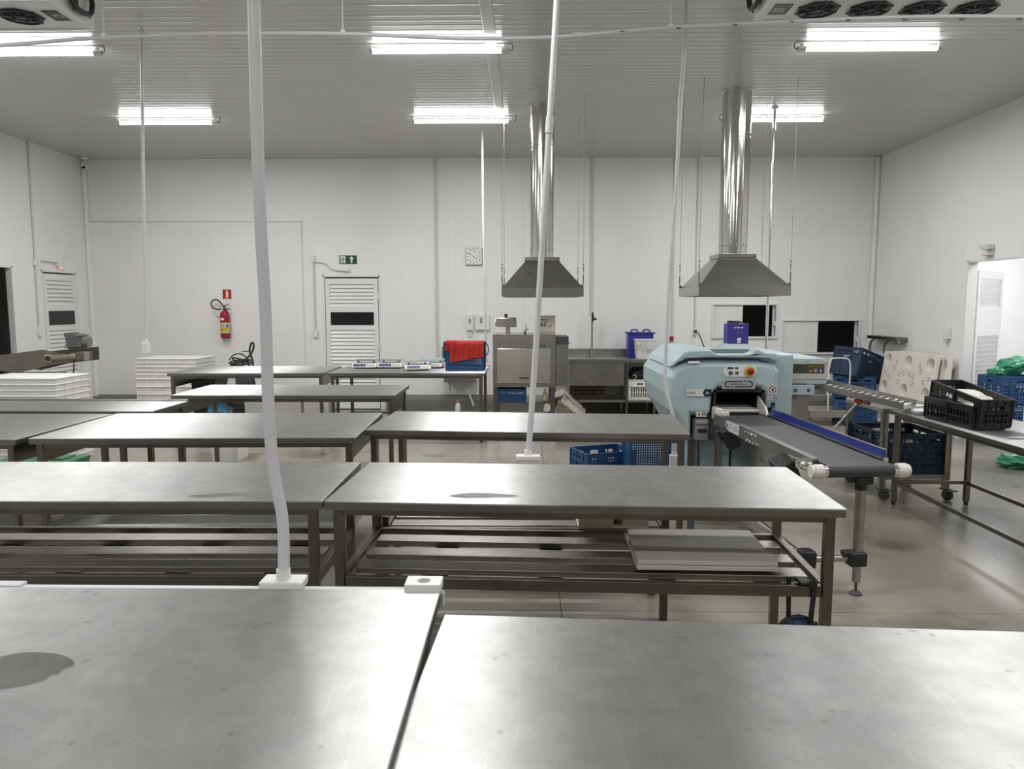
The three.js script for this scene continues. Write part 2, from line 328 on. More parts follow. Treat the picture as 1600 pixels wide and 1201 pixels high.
hatch('window_1', ...WIN1, 'white serving hatch with sliding panel'); hatch('window_2', ...WIN2, 'wider white serving hatch with sliding panel');

// ---------------------------------------------------------------- ceiling tube lights
{
  const Lg = 1.12;
  const src = new THREE.Group(); src.name = 'tube_light';
  part('tube', cy(0.021, Lg, [0, 0, 0], HX, 16), M.glow, src, 'glowing white tube');
  part('holder', [rb(Lg + 0.14, 0.012, 0.03, [0.02, 0.052, 0], undefined, 0.004), bx(0.02, 0.04, 0.02, [Lg / 2 + 0.035, 0.03, 0]), bx(0.02, 0.04, 0.02, [-Lg / 2 - 0.02, 0.03, 0])], M.white, src);
  part('end_cap', cy(0.022, 0.07, [Lg / 2 + 0.036, 0, 0], HX, 16), M.pvc, src); part('end_cap', cy(0.022, 0.03, [-Lg / 2 - 0.016, 0, 0], HX, 16), M.pvc, src);
  part('lead', tube([[Lg / 2 + 0.07, 0, 0], [Lg / 2 + 0.095, 0.005, 0], [Lg / 2 + 0.1, 0.03, 0], [Lg / 2 + 0.09, 0.055, 0]], 0.004, 6), M.black, src);
  const LAB = { '0,0': 'glowing ceiling tube far back beside the thin pole in front of the fire extinguisher', '1,0': 'glowing ceiling tube far back between door and first chimney duct', '2,0': 'glowing ceiling tube partly behind the second chimney duct', '0,1': 'glowing ceiling tube under the fan cooler in the left corner', '1,1': 'glowing ceiling tube crossing the cover strip, nearest one between the white poles', '2,1': 'glowing ceiling tube below the long four fan cooler' };
  LIGHTS.forEach(([x, z], i) => {
    const g = src.clone(); g.name = numbered('tube_light'); g.position.set(x, H - 0.062, z); scene.add(g);
    if (i % 3 === 2) g.rotation.y = Math.PI;
    const key = (i % 3) + ',' + Math.floor(i / 3);
    tag(g, LAB[key] ?? 'added ceiling tube out of view, filling the near half with light', 'light', 'ceiling tube lights');
    const l = new THREE.RectAreaLight(0xffffff, TUBE_POWER, Lg, 0.05); l.position.set(x, H - 0.09, z); l.rotation.x = -Math.PI / 2; l.name = 'tube_lamp'; scene.add(l);
  });
  for (const [x, z] of ANNEX_LIGHTS) { const far = z < -9;
    const g = src.clone(); g.name = numbered('tube_light'); g.position.set(x, 2.93, z); scene.add(g); tag(g, far ? 'hidden farther ceiling tube lighting the room beyond the doorway' : 'nearer ceiling tube lighting the room beyond the doorway', 'light', 'ceiling tube lights');
    const l = new THREE.RectAreaLight(C(0.94, 0.95, 1), TUBE_POWER * 0.9, Lg, 0.05); l.position.set(x, 2.9, z); l.rotation.x = -Math.PI / 2; l.name = 'tube_lamp'; scene.add(l);
  }
}

// ---------------------------------------------------------------- stainless tables
// x0..x1 the front edge, z the middle of the front edge, d depth, turn about the vertical
function table(label, { x0, x1, z, d, turn = 0, h = 0.85, shelf, sy = 0.5, legs = 4, apron = 0, inset = 0.05, name = 'prep_table', thick = 0.035, lip }) {
  const w = x1 - x0, t = thing(name, label, 'table', [0, 0, 0], turn, 'stainless steel prep tables');
  t.position.set((x0 + x1) / 2 - Math.sin(turn) * d / 2, 0, z - Math.cos(turn) * d / 2);
  part('table_top', rb(w, 0.006, d, [0, h - 0.003, 0], undefined, 0.0025, 2), M.top, t);
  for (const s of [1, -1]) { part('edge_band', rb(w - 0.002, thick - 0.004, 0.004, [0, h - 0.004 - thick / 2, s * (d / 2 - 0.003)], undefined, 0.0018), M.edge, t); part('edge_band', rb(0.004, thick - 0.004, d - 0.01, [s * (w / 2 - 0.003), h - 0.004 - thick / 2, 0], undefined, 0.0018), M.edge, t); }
  const lx = w / 2 - inset, lz = d / 2 - 0.045, ly = h - thick;
  for (const sx of [-1, 1]) for (const sz of [-1, 1]) {
    const l = part('leg', rb(0.04, ly - 0.03, 0.04, [sx * lx, 0.03 + (ly - 0.03) / 2, sz * lz], undefined, 0.004), M.frame, t);
    part('foot', cy(0.017, 0.03, [sx * lx, 0.015, sz * lz], undefined, 12), M.rubber, l);
  }
  for (const s of [1, -1]) part('top_rail', bx(w - 0.1, 0.03, 0.025, [0, ly - 0.016, s * lz]), M.frame, t);
  if (apron) for (const s of [-1, 1]) part('apron', bx(0.015, apron, d - 0.13, [s * lx, ly - apron / 2, 0]), M.frame, t);
  if (shelf === 'slats') {
    const rw = 2 * lx - 0.04, rd = 2 * lz - 0.04;
    for (const s of [1, -1]) part('shelf_rail', rb(rw, 0.05, 0.03, [0, sy - 0.025, s * (lz - 0.004)], undefined, 0.004), M.frame, t);
    for (const s of [1, -1]) part('shelf_rail', rb(0.035, 0.05, rd + 0.03, [s * (lx - 0.004), sy - 0.022, 0], undefined, 0.004), M.frame, t);
    const n = Math.round((2 * lz - 0.1) / 0.205); for (let i = 0; i < n; i++) part('slat', rb(rw - 0.03, 0.028, 0.105, [0, sy - 0.02, lz - 0.165 - i * (2 * lz - 0.12) / n + 0.01 * (i % 2)], undefined, 0.004), M.slat, t);
    for (const f of [-0.62, -0.12, 0.36, 0.8]) part('cross_bar', bx(0.11, 0.012, 2 * lz - 0.06, [f * lx, sy - 0.042, 0]), M.slat, t);
  }
  if (shelf === 'solid') {
    part('shelf', rb(2 * lx - 0.005, 0.03, 2 * lz + 0.03, [0, sy - 0.015, 0], undefined, 0.004), M.top, t);
  }
  if (shelf === 'frame') {
    for (const s of [1, -1]) part('brace', bx(0.03, 0.03, 2 * lz - 0.04, [s * lx, sy, 0]), M.frame, t);
    part('brace', bx(2 * lx - 0.04, 0.03, 0.03, [0, sy, -lz]), M.frame, t);
  }
  if (lip) part('raised_edge', rb(w, lip, 0.018, [0, h + lip / 2 - 0.004, -d / 2 + 0.009], undefined, 0.004), M.steel, t);
  return t;
}
const A = (p, q) => -Math.atan2(q[1] - p[1], q[0] - p[0]);            // turn of a front edge from p to q (x, z)
table('nearest stainless steel table with water puddle on it, beside white pipe and socket block', { x0: -2.4, x1: -0.237, z: -1.0, d: 1.03 });
table('slightly lower stainless table in the foreground, empty scratched top', { x0: -0.272, x1: 1.98, z: -0.86, d: 1.0, h: 0.825, turn: -0.055 });
table('second row stainless table with empty slatted shelf and a flat water spot', { x0: -2.94, x1: -0.835, z: -2.965, d: 0.775, shelf: 'slats', sy: 0.52, turn: 0.012 });
table('stainless table with a slatted shelf that carries two cutting boards', { x0: -0.829, x1: 1.279, z: -2.938, d: 0.775, shelf: 'slats', sy: 0.52, turn: A([-0.83, -2.978], [1.277, -2.898]) });
table('stainless third row table cut off by the left photo edge', { x0: -5.16, x1: -3.075, z: -4.365, d: 1.07, shelf: 'solid', sy: 0.26, apron: 0.12 });
table('wide stainless table in the third row crossed by the thick white pole', { x0: -3.02, x1: -1.035, z: -4.435, d: 1.07, shelf: 'solid', sy: 0.26, apron: 0.12, turn: 0.035 });
table('stainless table ending beside the wrapping machine, blue crates behind its legs', { x0: -1.045, x1: 1.043, z: -4.69, d: 0.86, turn: A([-1.042, -4.76], [1.042, -4.626]) });
table('stained stainless table in front of the shorter white tray stack', { x0: -5.0, x1: -2.85, z: -5.58, d: 0.62, lip: 0.02, apron: 0.12, shelf: 'solid', sy: 0.26 });
table('stainless table in the fourth row in front of the louvred door', { x0: -3.2, x1: -1.17, z: -6.62, d: 0.9, apron: 0.16, turn: 0.015 });
table('far stainless table standing in front of the black hose machine', { x0: -4.29, x1: -2.42, z: -8.83, d: 1.07, apron: 0.14, turn: 0.05 });
table('far stainless table with the weighing scales and red cloth basket on it', { x0: -2.38, x1: -0.482, z: -8.87, d: 1.08, shelf: 'frame', sy: 0.22 });
// low rack without a top, behind the table with the cutting boards
{
  const t = thing('shelf_rack', 'low slatted steel rack carrying the white plastic tub', 'rack', [0.0, 0, -3.96]);
  const w = 1.46, d = 0.36, sy = 0.5;
  for (const sx of [-1, 1]) for (const sz of [-1, 1]) part('leg', rb(0.04, 0.56, 0.04, [sx * w / 2, 0.28, sz * d / 2], undefined, 0.004), M.frame, t);
  for (const s of [1, -1]) { part('rail', rb(w - 0.04, 0.045, 0.03, [0, sy - 0.022, s * d / 2], undefined, 0.004), M.frame, t); part('rail', rb(0.03, 0.045, d - 0.04, [s * w / 2, sy - 0.022, 0], undefined, 0.004), M.frame, t); }
  for (const z of [0.08, -0.07]) part('slat', rb(w - 0.04, 0.025, 0.1, [0, sy - 0.016, z], undefined, 0.004), M.slat, t);
  for (const x of [-0.1, 0.46]) part('cross_bar', bx(0.11, 0.012, d - 0.02, [x, sy - 0.038, 0]), M.slat, t);
}
// water lying on tables
function puddle(label, pos, pts, turn = 0) {
  const c = new THREE.CatmullRomCurve3(pts.map(([x, y]) => new THREE.Vector3(x, y, 0)), true).getPoints(60).map((p) => [p.x, -p.y]);
  const t = thing('water_puddle', label, 'water', pos, turn);
  part('water', poly(c, 0.0012, 0.0014, [], 3).rotateX(-Math.PI / 2), M.water, t);
}
puddle('irregular water puddle on the nearest table', [-1.08, 0.8503, -1.546], [[-0.137, -0.03], [-0.115, -0.061], [-0.089, -0.077], [-0.047, -0.081], [0.013, -0.07], [0.058, -0.043], [0.071, -0.022], [0.058, -0.01], [0.061, 0.013], [0.045, 0.019], [0.048, 0.042], [0.026, 0.061], [-0.004, 0.077], [-0.038, 0.086], [-0.101, 0.039]]);
puddle('long flat water spot on the second row table with the empty shelf', [-1.29, 0.8503, -3.07], [[-0.13, 0.02], [-0.05, -0.02], [0.06, -0.035], [0.11, -0.03], [0.08, 0.005], [0, 0.025], [-0.08, 0.032]]);
puddle('faint flat water spot on the table with the cutting boards', [-0.18, 0.8503, -3.07], [[-0.14, 0], [-0.04, -0.05], [0.09, -0.03], [0.15, 0.0], [0.06, 0.02], [-0.08, 0.025]]);

// cutting boards and the tub under the second row
{
  const b = thing('cutting_board', 'lower white cutting board on the slatted shelf', 'board', [0.785, 0.536, -3.315], -0.02);
  part('board', rb(0.6, 0.02, 0.47, [0, 0, 0], undefined, 0.005, 2), M.board, b);
  const c = copyOf(b, 'upper white cutting board of the stacked pair', [0.79, 0.5575, -3.315], -0.035); c.children[0].scale.set(0.985, 1.05, 0.98);
}
{
  const t = thing('storage_tub', 'white plastic tub with a small green label under the table', 'tub', [0.455, 0.512, -3.86], 0.03);
  const w = 0.36, d = 0.26, h = 0.235;
  part('body', [bx(w, 0.006, d, [0, 0.003, 0]), bx(w, h, 0.007, [0, h / 2, d / 2], [0.05, 0, 0]), bx(w, h, 0.007, [0, h / 2, -d / 2], [-0.05, 0, 0]), bx(0.007, h, d, [w / 2, h / 2, 0], [0, 0, -0.05]), bx(0.007, h, d, [-w / 2, h / 2, 0], [0, 0, 0.05])], M.cream, t);
  part('rim', [rb(w + 0.05, 0.014, 0.02, [0, h, d / 2 + 0.01], undefined, 0.005), rb(w + 0.05, 0.014, 0.02, [0, h, -d / 2 - 0.01], undefined, 0.005), rb(0.02, 0.014, d + 0.02, [w / 2 + 0.012, h, 0], undefined, 0.005), rb(0.02, 0.014, d + 0.02, [-w / 2 - 0.012, h, 0], undefined, 0.005)], M.cream, t);
  plate('label', 0.042, 0.055, 0.002, (g, W, Hh) => { g.fillStyle = '#5d6a24'; g.fillRect(0, 0, W, Hh); g.fillStyle = '#20301a'; g.fillRect(W * 0.1, Hh * 0.1, W * 0.3, Hh * 0.8); g.fillStyle = '#9aa04a'; g.fillRect(W * 0.45, Hh * 0.2, W * 0.4, Hh * 0.15); g.fillRect(W * 0.45, Hh * 0.5, W * 0.3, Hh * 0.2); }, t, [0.02, 0.05, d / 2 + 0.006], [0.05, 0, 0], 64);
  const bag = thing('plastic_bag', 'crumpled clear plastic bag lying in the white tub', 'bag', [0.455, 0.66, -3.87]);
  part('film', crumple(0.15, 0.09, 0.11, 5), phys({ color: C(0.95, 0.95, 0.95), roughness: 0.15, transmission: 0.6, thickness: 0 }), bag);
}
function crumple(a, b, c, s, k = 9, amp = 0.28, det = 4) {
  const g = new THREE.IcosahedronGeometry(1, det), P = g.attributes.position, v = new THREE.Vector3();
  for (let i = 0; i < P.count; i++) { v.fromBufferAttribute(P, i); const n = noise.noise(v.x * 2 + s, v.y * 2, v.z * 2) + 0.5 * Math.abs(noise.noise(v.x * k / 2, v.y * k / 2 + s, v.z * k / 2)) * 1.6 - 0.2; v.multiplyScalar(1 + amp * n); P.setXYZ(i, v.x * a, v.y * b, v.z * c); }
  g.computeVertexNormals(); return g;
}
// pouch hanging from the shelf rail
{
  const t = thing('hanging_pouch', 'dark blue pouch hanging by black straps from the shelf rail', 'pouch', [1.14, 0, -2.955], 0.04);
  part('strap', [rb(0.022, 0.2, 0.005, [0.03, 0.44, 0.026], [0, 0, -0.07], 0.002), rb(0.02, 0.22, 0.005, [-0.045, 0.43, -0.03], [0, 0, 0.03], 0.002), rb(0.05, 0.012, 0.07, [0.0, 0.531, -0.003], undefined, 0.004), rb(0.03, 0.03, 0.012, [0.022, 0.528, 0.024], [0.2, 0, 0.3], 0.004)], M.black, t);
  part('body', crumple(0.085, 0.1, 0.05, 3, 5, 0.08, 3).translate(-0.02, 0.29, 0), std({ color: C(0.012, 0.03, 0.11), roughness: 0.4 }), t);
  part('band', [rb(0.03, 0.2, 0.012, [0.034, 0.28, 0.045], [0.05, 0, 0.05], 0.004), new THREE.TorusGeometry(0.088, 0.01, 8, 28).translate(-0.02, 0.295, 0.005)], M.black, t);
}

// ---------------------------------------------------------------- cable trunking, drop pipes, ceiling conduit
{
  const t = thing('cable_trunking', 'white cable trunking along the back of the nearest table', 'trunking', [0, 0, -2.05]);
  part('channel', [rb(2.2, 0.04, 0.03, [-1.345, 0.825, 0.0], undefined, 0.003), rb(0.03, 0.045, 0.03, [-0.245, 0.815, 0.0], undefined, 0.004)], M.pvc, t);
  part('cover', [rb(0.3, 0.012, 0.04, [-1.6, 0.848, 0], undefined, 0.003)], M.pvc, t);
  const s = thing('socket_block', 'white empty socket block with round hole at table corner', 'socket', [-0.287, 0.846, -2.045]);
  const sh = [rrect(-0.052, -0.036, 0.104, 0.072, 0.006)];
  const hole = []; for (let i = 0; i < 20; i++) hole.push([0.018 * Math.cos(i / 20 * 6.2832), 0.018 * Math.sin(i / 20 * 6.2832)]);
  part('block', poly(sh[0], 0.02, 0.003, [hole]).rotateX(-Math.PI / 2).translate(0, 0.003, 0), M.white, s);
  part('thread', [lathe([[0.0185, 0.004], [0.0135, 0.006], [0.0185, 0.01], [0.014, 0.012]], 20), cy(0.018, 0.004, [0, 0.004, 0])], M.brass, s);
}
function dropPipe(label, pts, r, base, opts = {}) {
  const t = thing('drop_pipe', label, 'pipe', [0, 0, 0], 0, 'white cable drop pipes');
  part('pipe', tube(pts, r, 14, 60), opts.mat ?? M.pvc, t);
  for (const f of opts.couplings ?? []) { const c = new THREE.CatmullRomCurve3(pts.map(V)), p = c.getPointAt(f), q = c.getPointAt(Math.min(1, f + 0.01)), d = q.sub(p).normalize(); part('coupling', rod(p.clone().addScaledVector(d, -0.04).toArray(), p.clone().addScaledVector(d, 0.04).toArray(), r * 1.22, 16), opts.mat ?? M.pvc, t); }
  if (base) { const [w, h, d] = base, e = pts[pts.length - 1]; part('base_box', rb(w, h, d, [e[0], e[1] - h / 2 + 0.004, e[2]], undefined, 0.007, 2), M.white, t); part('collar', cy(r * 1.3, 0.035, [e[0], e[1] + 0.014, e[2]], undefined, 18, r * 1.2), M.white, t); }
  return t;
}
dropPipe('thick white drop pipe bending down to the nearest table', [[-0.724, 3.86, -2.06], [-0.724, 2.46, -2.06], [-0.727, 1.96, -2.06], [-0.721, 1.611, -2.06], [-0.722, 1.432, -2.06], [-0.718, 1.25, -2.06], [-0.707, 1.139, -2.06], [-0.694, 1.064, -2.06], [-0.691, 0.989, -2.06], [-0.695, 0.866, -2.06]], 0.0165, [0.125, 0.026, 0.07]);
dropPipe('slanting white drop pipe ending on the table with the cutting boards', [[0.19, 3.9, -3.79], [0.152, 3.13, -3.79], [0.118, 2.526, -3.79], [0.082, 1.9, -3.79], [0.052, 1.383, -3.79], [0.023, 0.95, -3.79], [0.017, 0.88, -3.79]], 0.0155, [0.125, 0.03, 0.06], { couplings: [0.45] });
dropPipe('white drop pipe bending round beside the wrapping machine', [[1.174, 3.9, -5.72], [1.172, 3.6, -5.72], [1.15, 3.152, -5.72], [1.131, 2.501, -5.72], [1.098, 1.834, -5.72], [1.083, 1.347, -5.72], [1.082, 1.1, -5.72], [1.112, 0.926, -5.71], [1.145, 0.8, -5.7], [1.16, 0.62, -5.69], [1.16, 0.5, -5.69]], 0.014, [0.07, 0.12, 0.06], { couplings: [0.22] });
dropPipe('thin white drop pipe with hanging socket above the tall white tray stack', [[-3.119, 3.9, -6.25], [-3.152, 3.108, -6.25], [-3.182, 2.33, -6.25], [-3.207, 1.639, -6.25], [-3.219, 1.34, -6.25]], 0.0135, [0.055, 0.095, 0.05]);
dropPipe('thin white drop pipe beside the square wall clock', [[-0.556, 3.9, -9.9], [-0.551, 2.719, -9.9], [-0.529, 1.718, -9.9], [-0.521, 0.98, -9.9], [-0.51, 0.88, -9.9]], 0.0145, [0.09, 0.03, 0.05], { couplings: [0.78] });
{
  const t = thing('steel_post', 'slim polished steel post behind the second hood', 'post', [2.876, 0, -8.9]);
  part('pipe', cy(0.017, H - 0.012, [0, (H - 0.012) / 2 + 0.012, 0], undefined, 18), M.chrome, t); part('flange', cy(0.05, 0.012, [0, 0.006, 0], undefined, 24), M.chrome, t); part('flange', cy(0.04, 0.014, [0, H - 0.008, 0], undefined, 24), M.chrome, t);
}
{
  const t = thing('ceiling_conduit', 'white sagging conduit pipe running across under the ceiling', 'conduit');
  const pts = [[-6.89, 3.33, -5.0], [-5.2, 3.33, -5.0], [-3.606, 3.335, -5.0], [-2.862, 3.384, -5.0], [-2.504, 3.396, -5.0], [-2.041, 3.409, -5.0], [-1.186, 3.402, -5.0], [-0.833, 3.388, -5.0], [-0.335, 3.369, -5.0], [0.181, 3.374, -5.0], [0.572, 3.403, -5.0], [0.941, 3.428, -5.0], [1.553, 3.455, -5.0], [2.364, 3.482, -5.0], [2.9, 3.484, -5.0], [3.6, 3.47, -5.0], [4.6, 3.46, -5.0], [5.41, 3.46, -5.0]];
  part('pipe', tube(pts, 0.0125, 12, 140), M.pvc, t);
  for (const [x, y] of [[-2.744, 3.388], [-1.182, 3.402], [0.932, 3.428], [4.1, 3.465], [-5, 3.33]]) { const h = part('hanger', [cy(0.0055, H - y, [x, (H + y) / 2, -5.0], undefined, 8), cy(0.016, 0.03, [x, y, -5.0], HX, 14)], M.pvc, t); part('nut', rb(0.026, 0.02, 0.028, [x, y + 0.014, -5], undefined, 0.004), M.white, h); }
  for (const [x, y] of [[-2.04, 3.409], [0.34, 3.386]]) part('coupling', cy(0.016, 0.06, [x, y, -5.0], HX, 16), M.pvc, t);
  for (let x = 0.62; x < 4; x += 0.36) part('clip', bx(0.03, 0.006, 0.016, [x, 3.4 + Math.min(0.064, (x - 0.55) * 0.05), -4.994]), M.darkgrey, t);
}

// ---------------------------------------------------------------- extraction hoods
function frustum(w0, d0, w1, d1, h) {
  const p = [[-w0 / 2, 0, d0 / 2], [w0 / 2, 0, d0 / 2], [w0 / 2, 0, -d0 / 2], [-w0 / 2, 0, -d0 / 2], [-w1 / 2, h, d1 / 2], [w1 / 2, h, d1 / 2], [w1 / 2, h, -d1 / 2], [-w1 / 2, h, -d1 / 2]], v = [];
  for (const [a, b, c, d] of [[0, 1, 5, 4], [1, 2, 6, 5], [2, 3, 7, 6], [3, 0, 4, 7]]) for (const i of [a, b, c, a, c, d]) v.push(...p[i]);
  const g = new THREE.BufferGeometry(); g.setAttribute('position', new THREE.Float32BufferAttribute(v, 3)); g.computeVertexNormals(); return g;
}
function hood(label, x, z, w, d, duct) {
  const t = thing('extraction_hood', label, 'extractor hood', [x, 1.756, z]);
  part('rim', [bx(w, 0.095, 0.012, [0, 0.0475, d / 2 - 0.006]), bx(w, 0.095, 0.012, [0, 0.0475, -d / 2 + 0.006]), bx(0.012, 0.095, d - 0.024, [w / 2 - 0.006, 0.0475, 0]), bx(0.012, 0.095, d - 0.024, [-w / 2 + 0.006, 0.0475, 0]), bx(w - 0.06, 0.012, 0.05, [0, 0.004, d / 2 - 0.04]), bx(w - 0.06, 0.012, 0.05, [0, 0.004, -d / 2 + 0.04])], M.hood, t);
  part('canopy', frustum(w - 0.01, d - 0.01, 0.38, 0.38, 0.31).translate(0, 0.095, 0), M.hood, t);
  part('collar', rb(0.4, 0.045, 0.4, [0, 0.425, 0], undefined, 0.003), M.hood, t);
  const dh = H - 1.756 - 0.447, y0 = 0.447;
  const du = part('duct', cy(duct, dh, [0, y0 + dh / 2, 0], undefined, 48), M.duct, t, 'polished tubular chimney duct');
  for (const y of [0.09, dh * 0.71, dh * 0.735]) part('joint_ring', new THREE.TorusGeometry(duct + 0.001, 0.004, 6, 48).rotateX(Math.PI / 2).translate(0, y0 + y, 0), M.duct, du);
  part('seam', bx(0.008, dh, 0.006, [duct * 0.3, y0 + dh / 2, duct * 0.955]), M.duct, du);
  for (const y of [0.09, dh * 0.722]) for (let k = 0; k < 5; k++) { const a = -1.1 + k * 0.55; part('rivet', new THREE.SphereGeometry(0.006, 8, 6).translate(Math.sin(a) * duct * 1.01, y0 + y + 0.016, Math.cos(a) * duct * 1.01), M.chrome, du); }
  part('ceiling_ring', cy(duct + 0.015, 0.01, [0, H - 1.756 - 0.005, 0], undefined, 48), M.duct, t);
  for (const sx of [-1, 1]) for (const sz of [-1, 1]) {
    const px = sx * (w / 2 - 0.004), pz = sz * (d / 2 - 0.02);
    const r = part('hanger_rod', cy(0.0028, H - 1.756 - 0.12, [px, 0.12 + (H - 1.756 - 0.12) / 2, pz], undefined, 6), M.grey, t);
    part('turnbuckle', [cy(0.006, 0.09, [px, 0.19, pz], undefined, 8), rb(0.02, 0.012, 0.012, [px, 0.35, pz], undefined, 0.003), cy(0.005, 0.05, [px, 0.3, pz], undefined, 8), rb(0.022, 0.05, 0.022, [px - sx * 0.008, 0.11, pz], undefined, 0.003)], M.darkgrey, r);
  }
  return t;
}
const hood1 = hood('steel extraction hood and chimney above the boxy steel cooker', 0.195, -8.76, 0.91, 0.9, 0.138);
part('lamp_slot', rb(0.05, 0.012, 0.012, [-0.14, 0.335, 0.325], [-0.6, 0, -0.3], 0.004), M.black, hood1);
hood('steel extraction hood and chimney above the mint wrapping machine', 2.25, -8.2, 0.94, 1.0, 0.15);

// ---------------------------------------------------------------- ceiling fan coolers
function cooler(label, x0, x1, z0, z1, y, fans, plateX, glyph, slotEnd) {
  const t = thing('fan_cooler', label, 'cooler', [(x0 + x1) / 2, y, (z0 + z1) / 2]), w = x1 - x0, d = z1 - z0, h = H - y;
  const X = (x) => x - (x0 + x1) / 2, holes = fans.map((f) => { const o = []; for (let i = 0; i < 32; i++) o.push([X(f) + 0.124 * Math.cos(i / 32 * 6.2832), 0.124 * Math.sin(i / 32 * 6.2832)]); return o; });
  part('fan_plate', poly(rect(-w / 2, -d / 2, w, d), 0.012, 0, holes).rotateX(Math.PI / 2).translate(0, 0.012, 0), M.paint, t);
  part('casing', [bx(w, h - 0.012, 0.012, [0, h / 2 + 0.006, -d / 2 + 0.006]), bx(w, h - 0.012, 0.012, [0, h / 2 + 0.006, d / 2 - 0.006]), bx(w, 0.01, d, [0, h - 0.006, 0])], M.paint, t);
  for (const s of [-1, 1]) part('end_cover', [rb(0.02, h, d + 0.03, [s * w / 2, h / 2 - 0.004, 0], undefined, 0.006), rb(0.05, 0.02, d + 0.03, [s * (w / 2 - 0.02), 0.0, 0], undefined, 0.006)], M.white, t);
  part('drip_lip', rb(w, 0.03, 0.018, [0, 0.004, -d / 2 - 0.006], undefined, 0.006), M.paint, t);
  for (const f of fans) {
    const g = part('fan_guard', [...[0.126, 0.104, 0.082, 0.06, 0.038].map((r) => new THREE.TorusGeometry(r, r > 0.12 ? 0.007 : 0.0022, 6, 40).rotateX(Math.PI / 2).translate(X(f), -0.012, 0)), cy(0.03, 0.008, [X(f), -0.013, 0]), ...[0, 1, 2, 3].map((k) => bx(0.29, 0.008, 0.012, [X(f), -0.009, 0], [0, k * Math.PI / 4 + 0.3, 0]))], M.black, t);
    const bl = []; for (let k = 0; k < 5; k++) bl.push(XF(new THREE.CylinderGeometry(0.11, 0.11, 0.004, 8, 1, false, 0, 0.75), [X(f), 0.04, 0], [0.2, k * 1.2566, 0]));
    part('fan_blades', [...bl, cy(0.04, 0.05, [X(f), 0.05, 0])], M.darkgrey, g);
    part('fan_ring', [cy(0.124, 0.07, [X(f), 0.045, 0], undefined, 32, 0.124, true), cy(0.124, 0.004, [X(f), 0.085, 0], undefined, 32)], M.black, t);
  }
  plate('name_plate', 0.14, 0.17, 0.004, (g, W, Hh) => { g.fillStyle = '#3a3c3e'; g.fillRect(0, 0, W, Hh); g.strokeStyle = '#b9bcbc'; g.lineWidth = W * 0.07; glyph(g, W, Hh); }, t, [X(plateX), -0.004, 0], [Math.PI / 2, 0, 0], 96);
  const e = slotEnd * w / 2;
  part('refrigerant_pipe', [tube([[e + slotEnd * 0.01, 0.2, -0.16], [e + slotEnd * 0.05, 0.16, -0.16], [e + slotEnd * 0.05, 0.06, -0.14], [e + slotEnd * 0.05, 0.05, 0.06], [e + slotEnd * 0.04, 0.17, 0.09], [e + slotEnd * 0.01, 0.2, 0.09]], 0.018, 10, 40), rb(0.03, 0.07, 0.03, [e + slotEnd * 0.04, 0.06, 0.02], undefined, 0.004)], M.black, t);
  part('screw', cy(0.008, 0.01, [e + slotEnd * 0.012, 0.06, -0.2], HX, 10), M.black, t);
  return t;
}
const sq = (g, W, Hh) => { g.strokeRect(W * 0.3, Hh * 0.36, W * 0.4, Hh * 0.28); g.beginPath(); g.moveTo(W * 0.3, Hh * 0.5); g.lineTo(W * 0.6, Hh * 0.36); g.stroke(); };
cooler('white ceiling fan cooler in the upper left corner', -5.6, -3.09, -5.48, -5.0, 3.62, [-3.44, -3.79, -4.14, -4.49], -3.182, sq, 1);
cooler('long white ceiling fan cooler with four dark fans showing', 1.59, 4.9, -5.4, -5.04, 3.62, [1.946, 2.29, 2.638, 2.985], 1.69, sq, -1);

// ---------------------------------------------------------------- things on the back wall
const BZ = ROOM.back;
{
  const t = thing('wall_clock', 'square white wall clock with black numerals', 'clock', [-0.8, 2.417, BZ + 0.022]);
  part('frame', [rb(0.262, 0.262, 0.036, [0, 0, 0], undefined, 0.01)], M.grey, t);
  plate('dial', 0.245, 0.245, 0.004, (g, W) => { g.fillStyle = '#e6e6e2'; g.fillRect(0, 0, W, W); g.fillStyle = '#15151a'; g.font = `bold ${W * 0.14}px sans-serif`; g.textAlign = 'center'; g.textBaseline = 'middle'; const at = { 12: [0.5, 0.12], 1: [0.71, 0.12], 2: [0.88, 0.3], 3: [0.88, 0.5], 4: [0.88, 0.71], 5: [0.71, 0.88], 6: [0.5, 0.88], 7: [0.29, 0.88], 8: [0.12, 0.71], 9: [0.12, 0.5], 10: [0.13, 0.3], 11: [0.29, 0.12] }; for (const k in at) g.fillText(k, at[k][0] * W, at[k][1] * W); }, t, [0, 0, 0.019]);
  part('hour_hand', rb(0.055, 0.008, 0.002, [0.022, -0.02, 0.023], [0, 0, -0.72], 0.001), M.black, t); part('minute_hand', rb(0.085, 0.006, 0.002, [-0.034, 0.024, 0.0255], [0, 0, -0.62], 0.001), M.black, t); part('pivot', cy(0.006, 0.008, [0, 0, 0.024], HZ, 12), M.black, t);
}
